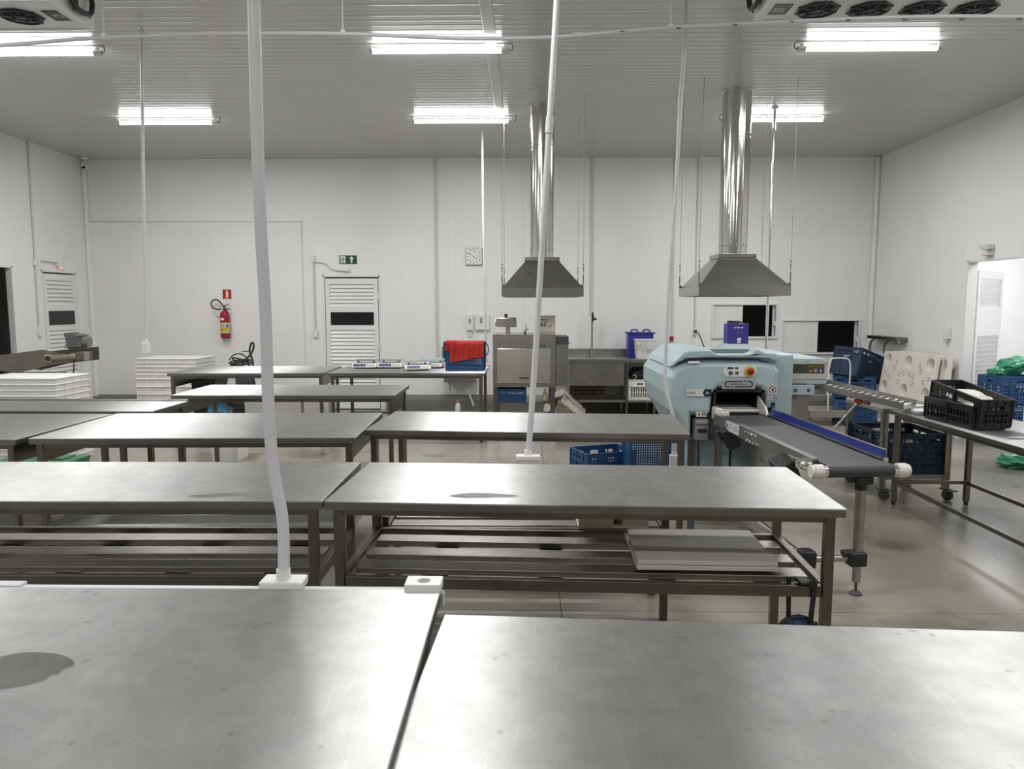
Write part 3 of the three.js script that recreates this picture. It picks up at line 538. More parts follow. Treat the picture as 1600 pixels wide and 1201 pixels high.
{
  const t = thing('exit_sign', 'green emergency exit sign with running man and arrow', 'sign', [-2.777, 2.374, BZ + 0.008]);
  plate('panel', 0.275, 0.13, 0.006, (g, W, Hh) => {
    g.fillStyle = '#0f3d24'; g.fillRect(0, 0, W, Hh); g.fillStyle = '#d8ead8'; g.strokeStyle = '#d8ead8';
    g.beginPath(); g.moveTo(W * 0.7, Hh * 0.1); g.lineTo(W * 0.86, Hh * 0.42); g.lineTo(W * 0.75, Hh * 0.38); g.lineTo(W * 0.75, Hh * 0.9); g.lineTo(W * 0.65, Hh * 0.9); g.lineTo(W * 0.65, Hh * 0.38); g.lineTo(W * 0.54, Hh * 0.42); g.fill();
    g.fillRect(W * 0.06, Hh * 0.08, W * 0.3, Hh * 0.84); g.fillStyle = g.strokeStyle = '#0f3d24'; g.lineWidth = W * 0.035; g.lineCap = 'round';
    g.beginPath(); g.arc(W * 0.24, Hh * 0.22, W * 0.03, 0, 7); g.fill();
    const L = (...p) => { g.beginPath(); g.moveTo(p[0] * W, p[1] * Hh); for (let i = 2; i < p.length; i += 2) g.lineTo(p[i] * W, p[i + 1] * Hh); g.stroke(); };
    L(0.22, 0.36, 0.19, 0.6, 0.25, 0.7, 0.23, 0.88); L(0.19, 0.6, 0.13, 0.72, 0.07, 0.74); L(0.22, 0.38, 0.15, 0.42, 0.12, 0.54); L(0.22, 0.38, 0.28, 0.5, 0.33, 0.48); g.lineWidth = W * 0.012; L(0.36, 0.08, 0.36, 0.92);
  }, t, [0, 0, 0], undefined, 256, 0.5);
}
{
  const t = thing('extinguisher_sign', 'small red sign showing a white fire extinguisher', 'sign', [-4.702, 1.836, BZ + 0.034]);
  plate('panel', 0.135, 0.145, 0.005, (g, W, Hh) => { g.fillStyle = '#a01414'; g.fillRect(0, 0, W, Hh); g.fillStyle = '#ece0c4'; g.fillRect(W * 0.38, Hh * 0.3, W * 0.28, Hh * 0.56); g.beginPath(); g.arc(W * 0.52, Hh * 0.31, W * 0.14, Math.PI, 0); g.fill(); g.fillRect(W * 0.47, Hh * 0.1, W * 0.1, Hh * 0.14); g.fillRect(W * 0.34, Hh * 0.1, W * 0.3, Hh * 0.05); g.fillRect(W * 0.15, Hh * 0.9, W * 0.5, Hh * 0.03); }, t, [0, 0, 0], undefined, 128);
}
{
  const t = thing('fire_extinguisher', 'red fire extinguisher with black hose on the wall', 'fire extinguisher', [-4.72, 1.145, BZ + 0.11]);
  const body = part('cylinder', lathe([[0, 0], [0.06, 0], [0.071, 0.012], [0.072, 0.03], [0.072, 0.36], [0.066, 0.395], [0.045, 0.42], [0.024, 0.43], [0.022, 0.455], [0, 0.455]], 32), M.red, t);
  const lm = std({ roughness: 0.45, map: canvasTex(256, 256, (g, W) => { g.fillStyle = '#c9c6c2'; g.fillRect(0, 0, W, W); g.fillStyle = '#e2bb24'; g.fillRect(0, 0, W, W * 0.08); g.fillRect(0, W * 0.5, W, W * 0.36); g.fillStyle = '#4a4a86'; g.fillRect(W * 0.66, W * 0.18, W * 0.16, W * 0.26); g.fillStyle = '#b03a3a'; g.fillRect(W * 0.3, W * 0.2, W * 0.28, W * 0.08); g.fillStyle = '#8a8a8a'; for (let i = 0; i < 5; i++) g.fillRect(W * 0.28, W * (0.32 + i * 0.035), W * 0.34, W * 0.014); g.fillStyle = '#7a6a20'; for (let i = 0; i < 6; i++) g.fillRect(W * 0.3, W * (0.54 + i * 0.05), W * (i % 2 ? 0.3 : 0.42), W * 0.02); }) });
  const lb = mesh(new THREE.CylinderGeometry(0.0728, 0.0728, 0.165, 32, 1, true, -1.75, 3.5).translate(0, 0.165, 0), lm, true); lb.name = 'label'; lb.userData.label = 'yellow and white printed label'; body.add(lb);
  part('data_plate', bx(0.05, 0.035, 0.003, [-0.012, 0.3, 0.072]), M.white, body);
  part('valve', [cy(0.018, 0.06, [0, 0.48, 0]), rb(0.1, 0.012, 0.018, [0.035, 0.522, 0], [0, 0, 0.3], 0.004), rb(0.1, 0.01, 0.016, [0.045, 0.462, 0], [0, 0, -0.15], 0.004)], M.darkgrey, t);
  part('hose', tube([[-0.01, 0.5, 0.01], [-0.06, 0.57, 0.02], [-0.12, 0.605, 0.02], [-0.18, 0.58, 0.02], [-0.2, 0.53, 0.02], [-0.16, 0.475, 0.03], [-0.1, 0.455, 0.05], [-0.03, 0.455, 0.06]], 0.0105, 10, 60), M.rubber, t);
  part('wall_bracket', [rb(0.03, 0.1, 0.02, [0, 0.42, -0.075]), rb(0.03, 0.02, 0.07, [0, 0.45, -0.045])], M.grey, t);
}
// conduits and small fittings on the walls
function wallPipe(label, pts, r, boxes = [], mat = M.pvc, category = 'pipe', name = 'wall_conduit') {
  const t = thing(name, label, category);
  part('pipe', pts.length > 2 ? tube(pts, r, 10, pts.length * 8) : rod(pts[0], pts[1], r, 12), mat, t);
  for (const [nm, w, h, d, p, m] of boxes) part(nm, rb(w, h, d, p, undefined, 0.006, 2), m ?? M.white, t);
  return t;
}
wallPipe('straight white wall conduit left of the square clock', [[-1.39, H, BZ + 0.016], [-1.386, 0.87, BZ + 0.016]], 0.02);
wallPipe('white wall conduit running down to the tap of the sink bench', [[1.027, H, BZ + 0.016], [1.038, 1.5, BZ + 0.016]], 0.018);
wallPipe('white wall conduit ending at a small red switch', [[2.303, H, BZ + 0.014], [2.305, 1.17, BZ + 0.014]], 0.013, [['switch', 0.055, 0.075, 0.04, [2.306, 1.14, BZ + 0.024], M.red], ['lower_pipe', 0.012, 0.3, 0.012, [2.306, 0.95, BZ + 0.014]]]);
wallPipe('white wall conduit ending at a socket with a black plug', [[2.656, H, BZ + 0.014], [2.662, 1.29, BZ + 0.014]], 0.012, [['socket', 0.06, 0.1, 0.045, [2.664, 1.24, BZ + 0.026]], ['plug', 0.04, 0.04, 0.05, [2.664, 1.26, BZ + 0.07], M.black]]);
{ const t = thing('power_cable', 'black cable from wall plug to wrapping machine', 'cable'); part('cable', tube([[2.664, 1.255, BZ + 0.09], [2.6, 1.24, -11.2], [2.4, 1.215, -10.2], [2.1, 1.2, -8.8], [1.78, 1.19, -7.3]], 0.009, 8, 60), M.rubber, t); }
{
  const t = wallPipe('grey wall conduit beside the white door with curved branch to lamp', [[-3.321, 2.36, BZ + 0.014], [-3.317, 1.26, BZ + 0.014]], 0.013, [['junction_box', 0.05, 0.1, 0.04, [-3.322, 2.385, BZ + 0.022]], ['socket', 0.07, 0.12, 0.045, [-3.316, 1.215, BZ + 0.024]]]);
  part('branch', tube([[-3.3, 2.33, BZ + 0.016], [-3.2, 2.33, BZ + 0.016], [-3.12, 2.3, BZ + 0.016], [-3.04, 2.23, BZ + 0.016], [-2.95, 2.205, BZ + 0.016], [-2.86, 2.205, BZ + 0.016]], 0.011, 10, 40), M.pvc, t);
  part('emergency_lamp', rb(0.11, 0.055, 0.06, [-2.81, 2.215, BZ + 0.032], undefined, 0.014, 2), M.white, t);
}
{
  const t = thing('switch_box', 'narrow white switch box on the wall under the clock', 'switch box', [-0.868, 1.4, BZ + 0.03]);
  part('case', rb(0.105, 0.26, 0.06, [0, 0, 0], undefined, 0.008, 2), M.white, t); part('switch', rb(0.03, 0.07, 0.02, [0, 0.02, 0.034], undefined, 0.004), M.grey, t); part('drop', bx(0.05, 0.1, 0.03, [0, -0.18, -0.015]), M.pvc, t);
  const u = thing('switch_box', 'wide white switch box on the wall behind the red cloth', 'switch box', [-0.67, 1.4, BZ + 0.03]);
  part('case', rb(0.22, 0.25, 0.06, [0, 0, 0], undefined, 0.008, 2), M.white, u); part('switch', rb(0.03, 0.08, 0.02, [-0.02, 0.03, 0.034], undefined, 0.004), M.grey, u);
}
{
  const t = thing('security_camera', 'small white security camera in the left wall corner', 'camera', [-6.78, H - 0.03, BZ + 0.16]);
  part('mount', [cy(0.05, 0.03, [0, 0.015, 0]), cy(0.014, 0.08, [0.01, -0.04, 0])], M.white, t); part('body', cy(0.032, 0.12, [0.02, -0.11, 0.02], [Math.PI / 2 - 0.25, 0.2, 0], 20), M.white, t); part('lens', cy(0.027, 0.01, [0.032, -0.127, 0.08], [Math.PI / 2 - 0.25, 0.2, 0], 20), M.black, t);
}
// side walls
wallPipe('pale conduit on the left wall with a switch box at its foot', [[ROOM.left + 0.014, H, -10.455], [ROOM.left + 0.014, 1.33, -10.43]], 0.013, [['junction_box', 0.04, 0.1, 0.06, [ROOM.left + 0.022, 2.26, -10.43]], ['socket', 0.045, 0.12, 0.07, [ROOM.left + 0.024, 1.29, -10.425]]]);
{
  const t = thing('emergency_lamp', 'small emergency lamp with red light over the left door', 'lamp', [ROOM.left + 0.03, 2.25, -10.98]);
  part('body', rb(0.06, 0.05, 0.17, [0, 0, 0], undefined, 0.012, 2), M.white, t); part('arm', rod([0, 0.03, 0.05], [0, 0.045, 0.42], 0.009), M.pvc, t); part('indicator_light', rb(0.03, 0.028, 0.07, [0.01, -0.04, 0], undefined, 0.008), std({ color: C(0.85, 0.6, 0.58), emissive: C(1, 0.35, 0.3), emissiveIntensity: 0.5 }), t);
  const u = thing('emergency_lamp', 'small emergency lamp with red light over the right doorway', 'lamp', [ROOM.right - 0.04, 2.3, -8.85]);
  part('body', [rb(0.08, 0.06, 0.14, [0, 0.03, 0], undefined, 0.012, 2), rb(0.07, 0.03, 0.14, [0, -0.05, 0], undefined, 0.01, 2)], M.pvc, u); part('arm', rod([0.02, 0.03, -0.06], [0.02, 0.05, -0.2], 0.012), M.pvc, u); part('indicator_light', new THREE.SphereGeometry(0.012, 10, 8).translate(-0.03, -0.05, 0.05), M.ledRed, u);
}
{
  const t = thing('socket_box', 'white socket box on the right wall beside the doorway', 'socket', [ROOM.right - 0.025, 1.3, -9.6]);
  part('case', rb(0.05, 0.14, 0.12, [0, 0, 0], undefined, 0.008, 2), M.white, t); part('outlet', rb(0.02, 0.05, 0.06, [-0.02, -0.09, 0.0], undefined, 0.005), M.pvc, t);
}
{
  const t = thing('wall_bracket', 'steel wall shelf with curved flat legs', 'bracket', [ROOM.right, 1.185, -11.05]);
  part('plate', rb(0.17, 0.045, 0.9, [-0.09, 0, 0], undefined, 0.004), M.frame, t);
  for (const z of [-0.36, 0.1]) part('curved_leg', tube([[-0.12, -0.02, z + 0.08], [-0.14, -0.08, z - 0.02], [-0.14, -0.2, z - 0.05], [-0.12, -0.32, z + 0.0], [-0.04, -0.38, z + 0.1]], 0.018, 8, 30), M.steel, t);
  part('bolt', rb(0.05, 0.05, 0.1, [-0.12, -0.04, 0.38], undefined, 0.01), M.steel, t);
}

// ---------------------------------------------------------------- plastic crates
function slotGrid(w, h, nx, ny, mx, y0, y1, fx = 0.55, fy = 0.7, handle) {
  const o = [], pw = (w - 2 * mx) / nx, ph = (y1 - y0) / ny;
  for (let j = 0; j < ny; j++) for (let i = 0; i < nx; i++) {
    const x = -w / 2 + mx + (i + 0.5) * pw, y = y0 + (j + 0.5) * ph;
    o.push(rect(x - pw * fx / 2, y - ph * fy / 2, pw * fx, ph * fy));
  }
  if (handle) o.push(rrect(-handle / 2, h - 0.075, handle, 0.035, 0.012));
  return o;
}
function crate(name, label, group, { w, h, d, mat, t = 0.006, nx = 12, ny = 3, y0 = 0.05, y1, fx, fy, handle = 0.1, solid = false, print, ribs = 5, long, windows = 0 }, pos, turn) {
  const c = thing(name, label, 'crate', pos, turn, group);
  y1 = y1 ?? h - 0.095;
  const hole = (W) => { const o = solid ? [] : slotGrid(W, h, Math.round(nx * W / w), ny, 0.03, y0, y1, fx, fy, 0); if (handle) o.push(rrect(-handle / 2, h - 0.075, handle, 0.035, 0.012)); for (let k = 0; k < windows; k++) { const ww = (W - 0.08) / windows; if (Math.abs(-W / 2 + 0.04 + (k + 0.5) * ww) > (handle + ww * 0.8) / 2 || !handle) o.push(rect(-W / 2 + 0.04 + k * ww + ww * 0.12, h - 0.07, ww * 0.76, 0.03)); } return o; };
  part('crate_base', bx(w - 0.01, 0.006, d - 0.01, [0, 0.006, 0]), mat, c);
  for (const s of [1, -1]) {
    part('side_wall', vented(w, h, t, hole(w)).translate(0, 0, s * (d / 2 - t / 2)), mat, c);
    part('side_wall', XF(vented(d - 2 * t, h, t, hole(d - 2 * t)), [s * (w / 2 - t / 2), 0, 0], [0, Math.PI / 2, 0]), mat, c);
  }
  part('rim', [rb(w + 0.016, 0.014, 0.016, [0, h, d / 2], undefined, 0.004), rb(w + 0.016, 0.014, 0.016, [0, h, -d / 2], undefined, 0.004), rb(0.016, 0.014, d, [w / 2, h, 0], undefined, 0.004), rb(0.016, 0.014, d, [-w / 2, h, 0], undefined, 0.004)], mat, c);
  const rg = [];
  for (const s of [1, -1]) { for (let k = 0; k <= ribs; k++) { const f = k / ribs - 0.5; rg.push(bx(0.008, h - 0.02, 0.012, [f * (w - 0.01), h / 2, s * (d / 2 + 0.003)])); if (k % 2 === 0) rg.push(bx(0.012, h - 0.02, 0.008, [s * (w / 2 + 0.003), h / 2, f * (d - 0.01)])); } rg.push(bx(w, 0.008, 0.012, [0, h - 0.09, s * (d / 2 + 0.003)]), bx(0.012, 0.008, d, [s * (w / 2 + 0.003), h - 0.09, 0]), bx(w, 0.008, 0.012, [0, 0.035, s * (d / 2 + 0.003)])); }
  const rib = part('rib_frame', rg, mat, c);
  if (print) for (const [px, py, pz, ry, pw] of print) plate('print', pw, pw * 0.42, 0.002, (g, W, Hh) => { g.fillStyle = long ?? '#123a6b'; g.fillRect(0, 0, W, Hh); g.fillStyle = '#b8c6d4'; for (const [y, a] of [[0.18, 0.86], [0.55, 0.7]]) for (let x = 0.07; x < a; x += 0.11) g.fillRect(x * W, y * Hh, W * 0.075, Hh * 0.26); }, c, [px, py, pz], [0, ry, 0], 96);
  return c;
}
const navy = { w: 0.56, h: 0.31, d: 0.37, mat: M.crateNavy, nx: 16, ny: 3, windows: 4 };
// two on the floor behind the third row
crate('plastic_crate', 'lower dark blue crate on the floor under the table, open top', 'blue crates', { w: 0.5, h: 0.3, d: 0.38, mat: M.crateBlue, nx: 16, ny: 3, windows: 4 }, [0.74, 0, -6.95], 0.35);
{
  const c = crate('plastic_crate', 'dark blue crate standing on end, perforated bottom facing the camera', 'blue crates', { w: 0.38, h: 0.31, d: 0.56, mat: M.crateBlue, nx: 14, ny: 3 }, [1.12, 0.285, -6.55], 0);
  c.rotation.order = 'YXZ'; c.rotation.set(-Math.PI / 2, 0.06, 0);
  c.children[0].removeFromParent();
  part('crate_base', vented(0.372, 0.552, 0.006, slotGrid(0.372, 0.552, 16, 24, 0.02, 0.02, 0.532, 0.5, 0.5)).rotateX(Math.PI / 2).translate(0, 0.004, -0.276), M.crateBlue, c);
}
// by the hatches
const trolley = thing('platform_trolley', 'low steel trolley with thin white handle frame', 'trolley', [4.2, 0, -10.45]);
part('platform', [rb(0.56, 0.1, 0.5, [0, 0.17, 0], undefined, 0.006)], M.steel, trolley);
part('handle', [tube([[-0.02, 0.2, 0.22], [-0.02, 0.9, 0.22], [-0.0, 0.93, 0.22], [0.22, 0.93, 0.22], [0.25, 0.9, 0.22], [0.25, 0.2, 0.22]], 0.009, 8, 60)], M.white, trolley);
for (const sx of [-1, 1]) for (const sz of [-1, 1]) { const l = part('leg', rb(0.04, 0.09, 0.04, [sx * 0.24, 0.085, sz * 0.2], undefined, 0.004), M.frame, trolley); part('wheel', cy(0.035, 0.022, [sx * 0.24, 0.035, sz * 0.2], HX, 16), M.rubber, l); }
crate('plastic_crate', 'blue crate lying flat on the floor below the big tilted crate', 'blue crates', { ...navy, mat: M.crateBlue }, [4.78, 0, -10.75], -0.35);
copyOf(scene.children[scene.children.length - 1], 'upper blue crate on the floor crate behind the steel trolley', [4.86, 0.32, -10.98], -0.45);
{ const c = crate('plastic_crate', 'large tilted dark blue crate leaning beside the white pallets', 'blue crates', { w: 0.62, h: 0.41, d: 0.42, mat: M.crateNavy, nx: 18, ny: 4, solid: true, handle: 0, windows: 5, ribs: 6, long: '#0b1d3a', print: [[-0.05, 0.27, 0.2145, 0, 0.12], [-0.3145, 0.28, 0, -Math.PI / 2, 0.12]] }, [4.86, 0.66, -10.98], 0);
  c.rotation.order = 'YXZ'; c.rotation.set(0.03, 0.62, -0.26); c.position.set(4.86, 0.58, -11.0); }
// the bright next room
for (let k = 0; k < 3; k++) crate('plastic_crate', ['lowest blue crate stacked in the bright next room', 'middle blue crate stacked in the bright next room', 'topmost blue crate in the bright room, green bag in it'][k], 'blue crates', { w: 0.5, h: 0.27, d: 0.42, mat: M.crateBlue, nx: 14, ny: 3, long: '#12396c', print: [[-0.02, 0.17, 0.2145, 0, 0.13]] }, [5.8, 0.002 + k * 0.275, -8.93], 0.05);
{ const t = thing('plastic_bag', 'green plastic bag heaped on the blue crates', 'bag', [5.79, 0.9, -8.93]); part('film', [crumple(0.19, 0.1, 0.16, 11, 9, 0.34).rotateZ(0.25).translate(0.03, 0.05, 0), crumple(0.1, 0.06, 0.1, 4, 9, 0.3).translate(-0.16, -0.03, 0.02)], M.green, t); }
{ const t = thing('plastic_bag', 'green plastic bag dropped on the floor at the right', 'bag', [5.1, 0.07, -7.6]); part('film', crumple(0.22, 0.07, 0.2, 21, 7, 0.4), M.green, t); }

// ---------------------------------------------------------------- steel table, cart and crates on the right
{
  const T = table('long stainless table on the right carrying two black crates', { x0: -1.06, x1: 1.06, z: 0.345, d: 0.69, h: 0.79, inset: 0.06, thick: 0.03 });
  T.position.set(3.385, 0, -5.13); T.rotation.y = Math.PI / 2;
  for (const s of [-1, 1]) part('brace', rb(1.98, 0.03, 0.025, [0, 0.185, s * 0.3], undefined, 0.004), M.frame, T);
  part('brace', rb(0.025, 0.03, 0.58, [1.0, 0.19, 0], undefined, 0.004), M.frame, T);
}
{
  const t = thing('steel_cart', 'steel cart on casters holding a dark crate on its shelf', 'cart', [3.32, 0, -6.62]);
  const w = 0.6, d = 0.74;
  part('cart_top', rb(w, 0.035, d, [0, 0.772, 0], undefined, 0.004), M.top, t);
  part('shelf', [rb(w, 0.045, 0.03, [0, 0.2, d / 2 - 0.03], undefined, 0.004), bx(w - 0.04, 0.01, d - 0.06, [0, 0.215, 0])], M.steel, t);
  for (const sx of [-1, 1]) for (const sz of [-1, 1]) {
    const x = sx * (w / 2 - 0.03), z = sz * (d / 2 - 0.03), l = part('leg', rb(0.05, 0.66, 0.05, [x, 0.425, z], undefined, 0.004), M.steel, t);
    part('caster', [cy(0.045, 0.03, [x + 0.02, 0.046, z + 0.01], [0, 0.5, Math.PI / 2], 20), rb(0.012, 0.06, 0.05, [x + 0.002, 0.07, z], undefined, 0.003), rb(0.012, 0.06, 0.05, [x + 0.04, 0.07, z + 0.01], undefined, 0.003), bx(0.07, 0.008, 0.07, [x, 0.097, z]), rb(0.09, 0.012, 0.03, [x + 0.03, 0.09, z + 0.05], undefined, 0.004)], M.darkgrey, l);
  }
}
crate('plastic_crate', 'dark navy crate on the lower shelf of the steel cart', 'black and navy crates', { w: 0.53, h: 0.34, d: 0.6, mat: M.crateNavy, nx: 20, ny: 4, windows: 4, handle: 0, fx: 0.4, ribs: 3 }, [3.325, 0.222, -6.6], 0);
{ const t = thing('plastic_bag', 'white plastic bag filling the navy crate in the cart', 'bag', [3.32, 0.36, -6.6]); part('film', crumple(0.22, 0.12, 0.24, 31), std({ color: C(0.35, 0.34, 0.33), roughness: 0.5 }), t); }
{
  const o = { w: 0.23, h: 0.2, d: 0.6, mat: M.crateBlack, nx: 6, ny: 2, windows: 2, handle: 0, y1: 0.125, y0: 0.025, fx: 0.72, fy: 0.8, ribs: 4 };
  crate('plastic_crate', 'lower black crate standing on the right table', 'black and navy crates', { ...o, h: 0.16, y1: 0.12, windows: 0, nx: 5 }, [3.22, 0.793, -5.46], 0.02);
  const c = crate('plastic_crate', 'upper black crate, tilted, holding a white bag', 'black and navy crates', o, [3.24, 0.84, -5.44], 0); c.rotation.order = 'YXZ'; c.rotation.set(0.13, 0.03, 0); c.position.y = 0.845;
  const b = thing('plastic_bag', 'crumpled white bag heaped in the tilted black crate', 'bag', [3.25, 0.95, -5.4]); part('film', crumple(0.1, 0.09, 0.24, 41, 9, 0.25).rotateX(0.12), std({ color: C(0.72, 0.7, 0.64), roughness: 0.6 }), b);
  const p = thing('blue_packet', 'blue packet seen through the front slots of the black crate', 'packet', [3.22, 0.875, -5.2], 0.03); part('wrap', rb(0.14, 0.1, 0.05, [0, 0, 0], undefined, 0.02, 3), std({ color: C(0.1, 0.22, 0.6), roughness: 0.35 }), p); part('end_seal', rb(0.15, 0.016, 0.012, [0, 0.055, 0], undefined, 0.004), std({ color: C(0.5, 0.6, 0.8), roughness: 0.4 }), p);
}
for (let k = 0; k < 4; k++) {
  const mk = () => { const t = thing('paper_sheet', 'x', 'paper', [0, 0, 0], 0, 'paper stack on the right table'); part('sheet', poly([[-0.07, -0.1], [0.07, -0.1], [0.075, 0.09], [-0.06, 0.1]], 0.004, 0.0015).rotateX(-Math.PI / 2), M.white, t); return t; };
  const t = mk(); t.position.set(3.17 + 0.008 * (k % 2), 0.793 + k * 0.008, -5.99 + 0.01 * k); t.rotation.y = 0.2 - 0.13 * k;
  t.userData.label = ['lowest paper sheet of the stack beside the black crates', 'second paper sheet from the bottom of the stack', 'third paper sheet from the bottom of the stack', 'top paper sheet of the stack beside the black crates'][k];
}
{ const t = thing('paper_sheet', 'single white paper lying farther back on the cart top', 'paper', [3.4, 0.792, -6.45], 0.3); part('sheet', poly(rect(-0.07, -0.05, 0.14, 0.1), 0.002, 0.0008).rotateX(-Math.PI / 2), M.white, t); }
// outfeed chute between machine and cart
{
  const t = thing('outfeed_chute', 'sloping steel roller chute from the wrapping machine to the table', 'chute', [0, 0, 0]);
  const a = [2.56, 0.965, -6.5], b = [3.1, 0.845, -5.98];
  part('tray', bar(a, b, 0.3, 0.014), M.steel, t);
  const dir = V(b).sub(V(a)).normalize(), side = new THREE.Vector3(0, 1, 0).cross(dir).normalize().multiplyScalar(0.155), up = new THREE.Vector3(0, 0.016, 0);
  for (const s of [1, -1]) part('side_rail', bar(V(a).addScaledVector(side, s).add(up).toArray(), V(b).addScaledVector(side, s).add(up).toArray(), 0.012, 0.05), M.steel, t);
  for (let k = 0; k < 14; k++) { const p = V(a).lerp(V(b), (k + 0.5) / 14).add(up.clone().multiplyScalar(0.6)); part('roller', rod(p.clone().addScaledVector(side, 0.93).toArray(), p.clone().addScaledVector(side, -0.93).toArray(), 0.012, 10), M.chrome, t); }
  part('strut', rod([2.76, 0.87, -6.14], [2.45, 0.42, -6.25], 0.011, 12), M.chrome, t);
  part('clamp', [rb(0.05, 0.05, 0.05, [2.76, 0.87, -6.14], [0, 0.6, 0.5], 0.008), rb(0.06, 0.03, 0.04, [2.81, 0.86, -6.1], [0, 0.6, -0.2], 0.008)], std({ color: C(0.3, 0.06, 0.04), roughness: 0.5 }), t);
  part('hook', rb(0.06, 0.025, 0.03, [2.62, 0.93, -6.36], [0, 0.7, 0.3], 0.006), std({ color: C(0.35, 0.07, 0.04), roughness: 0.5 }), t);
}
// ---------------------------------------------------------------- white plastic pallets against the right wall
{
  const W = 1.2, Hh = 1.0, holes = [], cups = [], t = 0.022;
  const cx = [-0.49, 0, 0.49], cyy = [0.12, 0.5, 0.88];
  for (const x of cx) for (const y of cyy) { holes.push(rrect(x - 0.085, y - 0.085, 0.17, 0.17, 0.08)); cups.push([lathe([[0.0, -0.125], [0.05, -0.125], [0.062, -0.11], [0.075, -0.03], [0.088, 0.0], [0.1, 0.003]], 20).rotateX(Math.PI / 2).translate(x, y, -0.004)]); }
  const taken = []; const flower = (x, y, s) => { if (Math.abs(x) > 0.54 || y < 0.05 || y > 0.95 || cx.some((a) => cyy.some((b) => Math.hypot(a - x, b - y) < 0.138)) || taken.some(([a, b]) => Math.hypot(a - x, b - y) < 0.088)) return; taken.push([x, y]); for (let k = 0; k < 4; k++) { const a = k * Math.PI / 2 + 0.4, c = (r, q) => [x + s * r * Math.cos(a + q), y + s * r * Math.sin(a + q)]; holes.push([c(0.25, 0), c(1.3, -0.5), c(1.3, 0.5)]); } };
  for (const s of [-1, 1]) for (const [x, y] of [[0.07, 0.72], [0.1, 0.64], [0.17, 0.6], [0.16, 0.7], [0.2, 0.52], [0.25, 0.62], [0.27, 0.86], [0.31, 0.78], [0.37, 0.73], [0.36, 0.84], [0.4, 0.64], [0.5, 0.69], [0.47, 0.32], [0.38, 0.27], [0.3, 0.2], [0.27, 0.11], [0.17, 0.2], [0.15, 0.32], [0.24, 0.36], [0.34, 0.37]]) flower(s * x, y, 0.03);
  const o = thing('plastic_pallet', 'front white plastic pallet of those leaning at the right wall', 'pallet', [5.02, 0.03, -10.0], 0, 'leaning white pallets');
  part('deck', poly(rect(-W / 2, 0, W, Hh), t, 0.004, holes).translate(0, 0, -t), M.cream, o);
  for (const c of cups) part('foot_cup', c, M.cream, o);
  part('edge_band', [rb(W, 0.05, 0.014, [0, 0.01, -0.03], [Math.PI / 2, 0, 0], 0.004), rb(W, 0.05, 0.014, [0, Hh - 0.01, -0.03], [Math.PI / 2, 0, 0], 0.004), rb(0.014, Hh, 0.05, [-W / 2 + 0.008, Hh / 2, -0.03], undefined, 0.004), rb(0.014, Hh, 0.05, [W / 2 - 0.008, Hh / 2, -0.03], undefined, 0.004)], M.cream, o);
  o.rotation.order = 'YXZ'; o.rotation.set(-0.13, -Math.PI / 2 + 0.06, 0);
  const o2 = copyOf(o, 'middle white pallet of those leaning at the right wall', [5.145, 0.03, -10.0]); o2.rotation.order = 'YXZ'; o2.rotation.set(-0.1, -Math.PI / 2 + 0.04, 0);
  const o3 = copyOf(o, 'rearmost white pallet, nearest to the right wall', [5.25, 0.03, -9.93]); o3.rotation.order = 'YXZ'; o3.rotation.set(-0.035, -Math.PI / 2 + 0.0, 0);
}
// ---------------------------------------------------------------- white dough trays
function doughTray(w, h, d) {
  const t = new THREE.Group(); t.name = 'dough_tray';
  part('tray_body', [bx(w - 0.03, h - 0.004, d - 0.03, [0, h / 2 - 0.002, 0])], M.tray, t);
  part('tray_rim', [rb(w, 0.012, d, [0, h - 0.006, 0], undefined, 0.004)], M.tray, t);
  const ribs = [], n = 6; for (let k = 0; k <= n; k++) for (const s of [1, -1]) ribs.push(bx(0.008, h - 0.01, 0.01, [(k / n - 0.5) * (w - 0.04), h / 2 - 0.004, s * (d / 2 - 0.012)]));
  for (let k = 0; k <= 4; k++) for (const s of [1, -1]) ribs.push(bx(0.01, h - 0.01, 0.008, [s * (w / 2 - 0.012), h / 2 - 0.004, (k / 4 - 0.5) * (d - 0.04)]));
  const rs = part('ribs', ribs, M.tray, t); rs.userData.kind = 'stuff'; return t;
}
function trayStack(where, group, pos, turn, w, d, hs, labels) {
  const made = {}; let y = 0;
  hs.forEach((h, i) => { const src = made[h] = made[h] ?? doughTray(w, h, d); const t = src.clone(); t.name = numbered('dough_tray'); scene.add(t); t.position.set(pos[0] + rr(-0.004, 0.004), y, pos[2] + rr(-0.004, 0.004)); t.rotation.y = turn + rr(-0.004, 0.004); y += h + 0.0005; tag(t, labels(i, hs.length), 'tray', group); });
  return y;
}
const ORD = ['first', 'second', 'third', 'fourth', 'fifth', 'sixth', 'seventh', 'eighth', 'ninth', 'tenth', 'eleventh', 'twelfth', 'thirteenth', 'fourteenth', 'fifteenth', 'sixteenth'];
trayStack('near', 'white dough trays by the left table', [-5.125, 0, -7.6], 0, 0.87, 0.6, [...Array(11).fill(0.052), ...Array(6).fill(0.0585)], (i, n) => i === n - 1 ? 'top white dough tray of the stack at the left photo edge' : ORD[n - 1 - i] ? `${ORD[n - 1 - i]} white dough tray from the top, stack at left photo edge` : 'buried white dough tray low in the stack at left photo edge');
trayStack('far', 'white dough trays by the back wall', [-5.0, 0, -10.53], 0, 0.87, 0.66, [...Array(6).fill(0.107), ...Array(5).fill(0.0555)], (i, n) => i === n - 1 ? 'top white dough tray of the tall stack at the back wall' : `${ORD[n - 1 - i]} white dough tray from the top, tall stack at back wall`);

